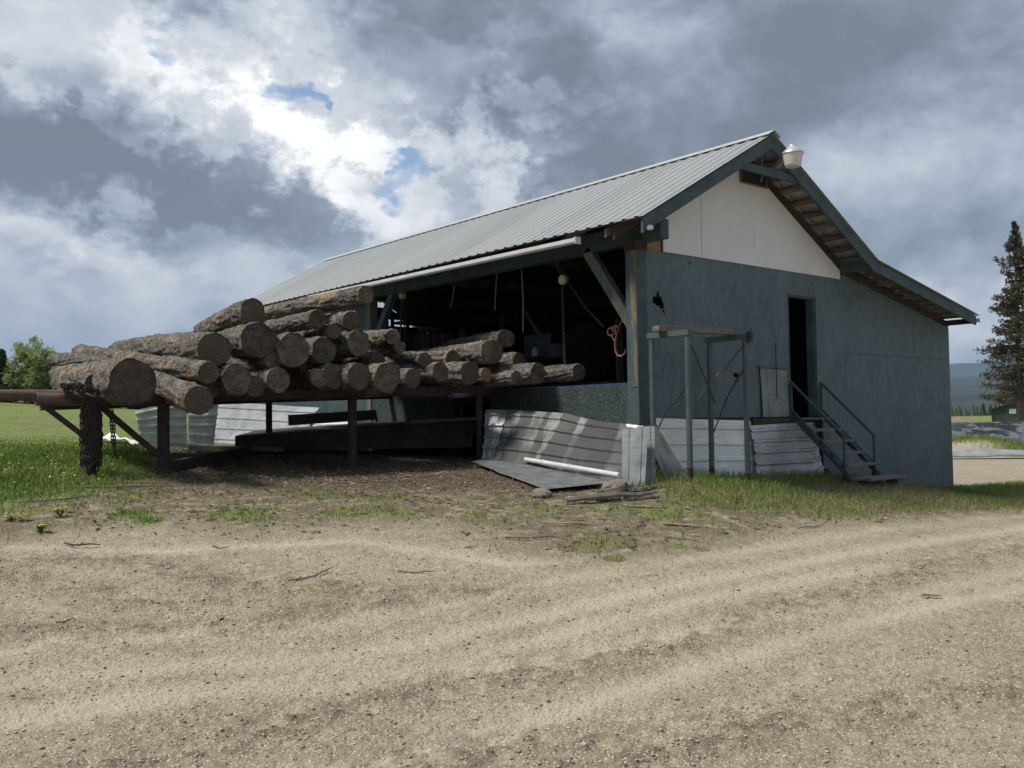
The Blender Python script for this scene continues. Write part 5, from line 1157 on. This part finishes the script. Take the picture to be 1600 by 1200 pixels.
# ------------------------------------------------------------------ right background
V_ = Vector
def berm(name, lab, P0, P1, P2, P3, m, seed, kind=None, w=.16):
    f = pathsheet([P0, P1], [P3, P2]); rs = np.random.default_rng(seed); nu, nv = 150, 22; vs = []
    for i in range(nv+1):
        for j in range(nu+1):
            u, v = j/nu, i/nv; p = Vector(f(u, v)); 
            k = float(fbm(np.array([u*26+seed]), np.array([v*2.2+u*7]), 4)[0])-.5; sag = math.sin(v*math.pi)*.35
            vs.append((p.x-.3*sag, p.y-.3*sag, p.z+k*w*1.6*(v*1.2+.2)+sag*.15))
    fs = [(i*(nu+1)+j, i*(nu+1)+j+1, (i+1)*(nu+1)+j+1, (i+1)*(nu+1)+j) for i in range(nv) for j in range(nu)]
    o = build(MB().add(vs, fs), name, m, loc=P0); s_ = o.modifiers.new('g', 'SOLIDIFY'); s_.thickness = .02; return tag(o, lab, 'pond liner')
lm = newmat('black_liner'); n = NT(lm); v = n.coord((.35,.35,1.3)); c = n.mix(n.step(n.noise(2.2, 5, .6, v, .6), .52, .58), (.014,.015,.017), (.15,.16,.175)); n.col(c); n.set(.35); n.bump(n.noise(3, 5, .6, v), .8, .1)
lm2 = newmat('silver_liner'); n = NT(lm2); v = n.coord((.5,.5,1.3)); c = n.mix(n.step(n.noise(2.4, 5, .65, v, .8), .44, .56), (.06,.064,.07), (.14,.147,.16)); n.col(c); n.set(.4); n.bump(n.noise(3, 5, .6, v), .8, .1)
berm('pond_liner', 'wrinkled silver plastic liner over the lower earth bank', (29.5,12.0,.12),(38.5,5.4,.05),(39.6,6.0,.62),(31.6,12.9,.66), lm2, 1)
berm('pond_liner', 'wrinkled black plastic liner over the bank behind the silver one', (33,14.5,.5),(44.5,8.5,.35),(47.0,9.8,1.16),(36,16,1.22), lm, 2, w=.10)
def mound(name, lab, cx, cy, z0, rx, ry, h, m, kind=None, seed=1, cat='mound'):
    vs = []; fs = []; n1, n2 = 22, 44
    for i in range(n1+1):
        for j in range(n2):
            t = i/n1; a = 2*math.pi*j/n2; x = math.cos(a)*rx*t; y = math.sin(a)*ry*t
            k = float(fbm(np.array([x/rx*3+seed+9]), np.array([y/ry*3+5]), 4)[0]); vs.append((cx+x, cy+y, z0+h*(1-t*t)**1.0*(.45+1.1*k)-.3*t))
    for i in range(n1):
        for j in range(n2): fs.append((i*n2+j, i*n2+(j+1)%n2, (i+1)*n2+(j+1)%n2, (i+1)*n2+j))
    o = build(MB().add(vs, fs), name, m, loc=(cx, cy, z0), smooth=True); return tag(o, lab, cat)
soil = plain('bare_soil', (.24,.165,.105), (.34,.245,.16), .8, .95, c3=(.16,.15,.07), t3=(.5,.65), s3=.9, bump=.8, bd=.1)
mound('soil_mound', 'heap of bare orange-brown soil behind the pond liners', 70.2, 29.2, .35, 7, 4, .95, soil, cat='soil heap')
rl = sheet('liner_roll', 'long pale roll of plastic sheeting lying across the gravel yard', pathsheet([(23.5,8.6,.02),(26.2,6.4,.0),(29.5,4.2,-.02),(34,2.4,-.05)],[(24.0,9.1,.16),(26.8,6.9,.24),(30.0,4.7,.20),(34.4,3.0,.14)]), 40, 8, MT['dullsheet'], 'plastic sheet', ribs=0, wave=.09, seed=51, thick=.05)
sh = thing('green_shed', 'small green shed with a white window behind the spruce', 'shed', (106,38,.7))
gw = plain('green_boards', (.030,.060,.032), (.045,.085,.045), 2, .8)
sx = Vector((.5,-.866,0)).normalized(); dp = Vector((.919,.395,0)).normalized(); O_ = Vector((103.54,39.79,.6))
pt = lambda a, d_, z: tuple(O_+sx*a+dp*d_+Vector((0,0,z)))
b = MB(); W_ = 5.4; Hh = 1.55; pk = 2.35
vs = [pt(0,0,0),pt(W_,0,0),pt(W_,0,Hh),pt(W_/2,0,pk),pt(0,0,Hh),pt(0,4,0),pt(W_,4,0),pt(W_,4,Hh),pt(W_/2,4,pk),pt(0,4,Hh)]
build(b.add(vs, [(0,1,2,3,4),(9,8,7,6,5),(0,4,9,5),(1,6,7,2),(0,5,6,1)]), 'wall', gw, sh)
build(MB().add([pt(-.4,-.3,Hh-.12),pt(W_/2,-.3,pk+.03),pt(W_/2,4.3,pk+.03),pt(-.4,4.3,Hh-.12),pt(-.4,-.3,Hh-.02),pt(W_/2,-.3,pk+.13),pt(W_/2,4.3,pk+.13),pt(-.4,4.3,Hh-.02)],[(0,1,2,3),(7,6,5,4),(0,4,5,1),(1,5,6,2),(2,6,7,3),(3,7,4,0)]), 'roof', gw, sh)
build(MB().add([pt(W_+.4,-.3,Hh-.12),pt(W_/2,-.3,pk+.03),pt(W_/2,4.3,pk+.03),pt(W_+.4,4.3,Hh-.12),pt(W_+.4,-.3,Hh-.02),pt(W_/2,-.3,pk+.13),pt(W_/2,4.3,pk+.13),pt(W_+.4,4.3,Hh-.02)],[(3,2,1,0),(4,5,6,7),(1,5,4,0),(2,6,5,1),(3,7,6,2),(0,4,7,3)]), 'roof', gw, sh)
def onf(a0, a1, z0, z1, t=.05): return MB().add([pt(a0,-t,z0),pt(a1,-t,z0),pt(a1,-t,z1),pt(a0,-t,z1),pt(a0,-.01,z0),pt(a1,-.01,z0),pt(a1,-.01,z1),pt(a0,-.01,z1)],[(0,1,2,3),(7,6,5,4),(0,4,5,1),(1,5,6,2),(2,6,7,3),(3,7,4,0)])
wn = build(onf(1.75,2.45,1.0,1.55), 'window', MT['gutter'], sh); build(onf(1.85,2.35,1.08,1.47,.06), 'pane', plain('pale_pane', (.45,.50,.52), (.52,.57,.6), 2, .2), wn)
build(onf(-.1,.12,0,1.5,.08), 'corner_board', MT['darkwood'], sh)
# forest falling away into the valley on the right: hundreds of far conifers that read as one mass
n_ = 5200; a_ = np.radians(90-(56+R_.random(n_)*24)); d_ = 320*np.exp(R_.random(n_)*math.log(1600/320.)); x_ = CX+d_*np.cos(a_); y_ = CY+d_*np.sin(a_); z_ = hgt(x_, y_); n_ = len(x_)
hh = 6+6*R_.random(n_); V_ = []; tone = []
K = 9; lv = np.array([0,.22,.22,.45,.45,.7,.7,1.0]); rw = np.array([.20,.25,.15,.19,.10,.13,.06,.004]); ta = np.arange(K)/K*6.283
jit = 1+.5*(R_.random((n_, len(lv), K))-.5)
VX = x_[:, None, None]+hh[:, None, None]*rw[None, :, None]*np.cos(ta)[None, None]*jit; VY = y_[:, None, None]+hh[:, None, None]*rw[None, :, None]*np.sin(ta)[None, None]*jit
VZ = z_[:, None, None]+hh[:, None, None]*(lv[None, :, None]+.03*(R_.random((n_, len(lv), K))-.5)); V_ = np.stack([VX, VY, VZ], -1).reshape(-1, 3)
q = np.arange(len(lv)-1)[:, None]*K; j = np.arange(K)[None]; Qb = np.stack([q+j, q+(j+1) % K, q+K+(j+1) % K, q+K+j], -1).reshape(-1, 4)
Q_ = (Qb[None]+(np.arange(n_)*K*len(lv))[:, None, None]).reshape(-1, 4); me = np_mesh('forest', V_, Q_); attr(me, 'tone', np.repeat(R_.random(n_)**1.5, K*len(lv)))
tag(put(me, 'forest', leafmat('forest_green', (.030,.045,.022), (.085,.115,.040))), 'dark far forest falling away into the valley at right', 'forest', kind='stuff')
# hills across the valley
def hills():
    az = np.radians(np.linspace(52, 125, 260)); rr = np.array([900,1300,1800,2300,2800,3300,3800,4300,4900,5600,6400,7200,8000,8800,9600,10500]); ex = np.array([-60,-20,10,38,66,96,138,176,150,170,230,320,370,400,420,260.])
    V = []
    for i, (r, e) in enumerate(zip(rr, ex)):
        f = fbm(az*9+i*.35, np.full(az.shape, r/1900.+3), 4)-.5; env = np.clip((np.degrees(az)-52)/8, 0, 1)*.85+.15
        V.append(np.stack([CX+r*np.sin(az), CY+r*np.cos(az), (e+95)*(1+f*.34)*env-95], -1))
    V = np.array(V); nr, na = V.shape[:2]; i = np.arange(nr-1)[:, None]*na; j = np.arange(na-1)[None]; Q = np.stack([i+j, i+na+j, i+na+j+1, i+j+1], -1).reshape(-1, 4)
    m = newmat('wooded_hills'); n = NT(m); c = n.mix(n.step(n.noise(.0035, 8, .7), .38, .62), (.018,.030,.020), (.040,.058,.030)); n.col(c); n.set(.95, 0, .1)
    tag(put(np_mesh('hills', V.reshape(-1, 3), Q), 'hills', m, smooth=True), kind='structure')
hills()
if HAZE:
    hz = MB().box(-11000,16000,-11000,12000,-130,700); o = build(hz, 'haze', None); m = newmat('haze'); nt = m.node_tree; nt.nodes.remove(nt.nodes['Principled BSDF'])
    pv = nt.nodes.new('ShaderNodeVolumePrincipled'); pv.inputs['Color'].default_value = (.52,.70,1.0,1); pv.inputs['Density'].default_value = HAZE; pv.inputs['Anisotropy'].default_value = 0
    nt.links.new(pv.outputs[0], nt.nodes['Material Output'].inputs['Volume']); o.data.materials.append(m); tag(o, kind='stuff')
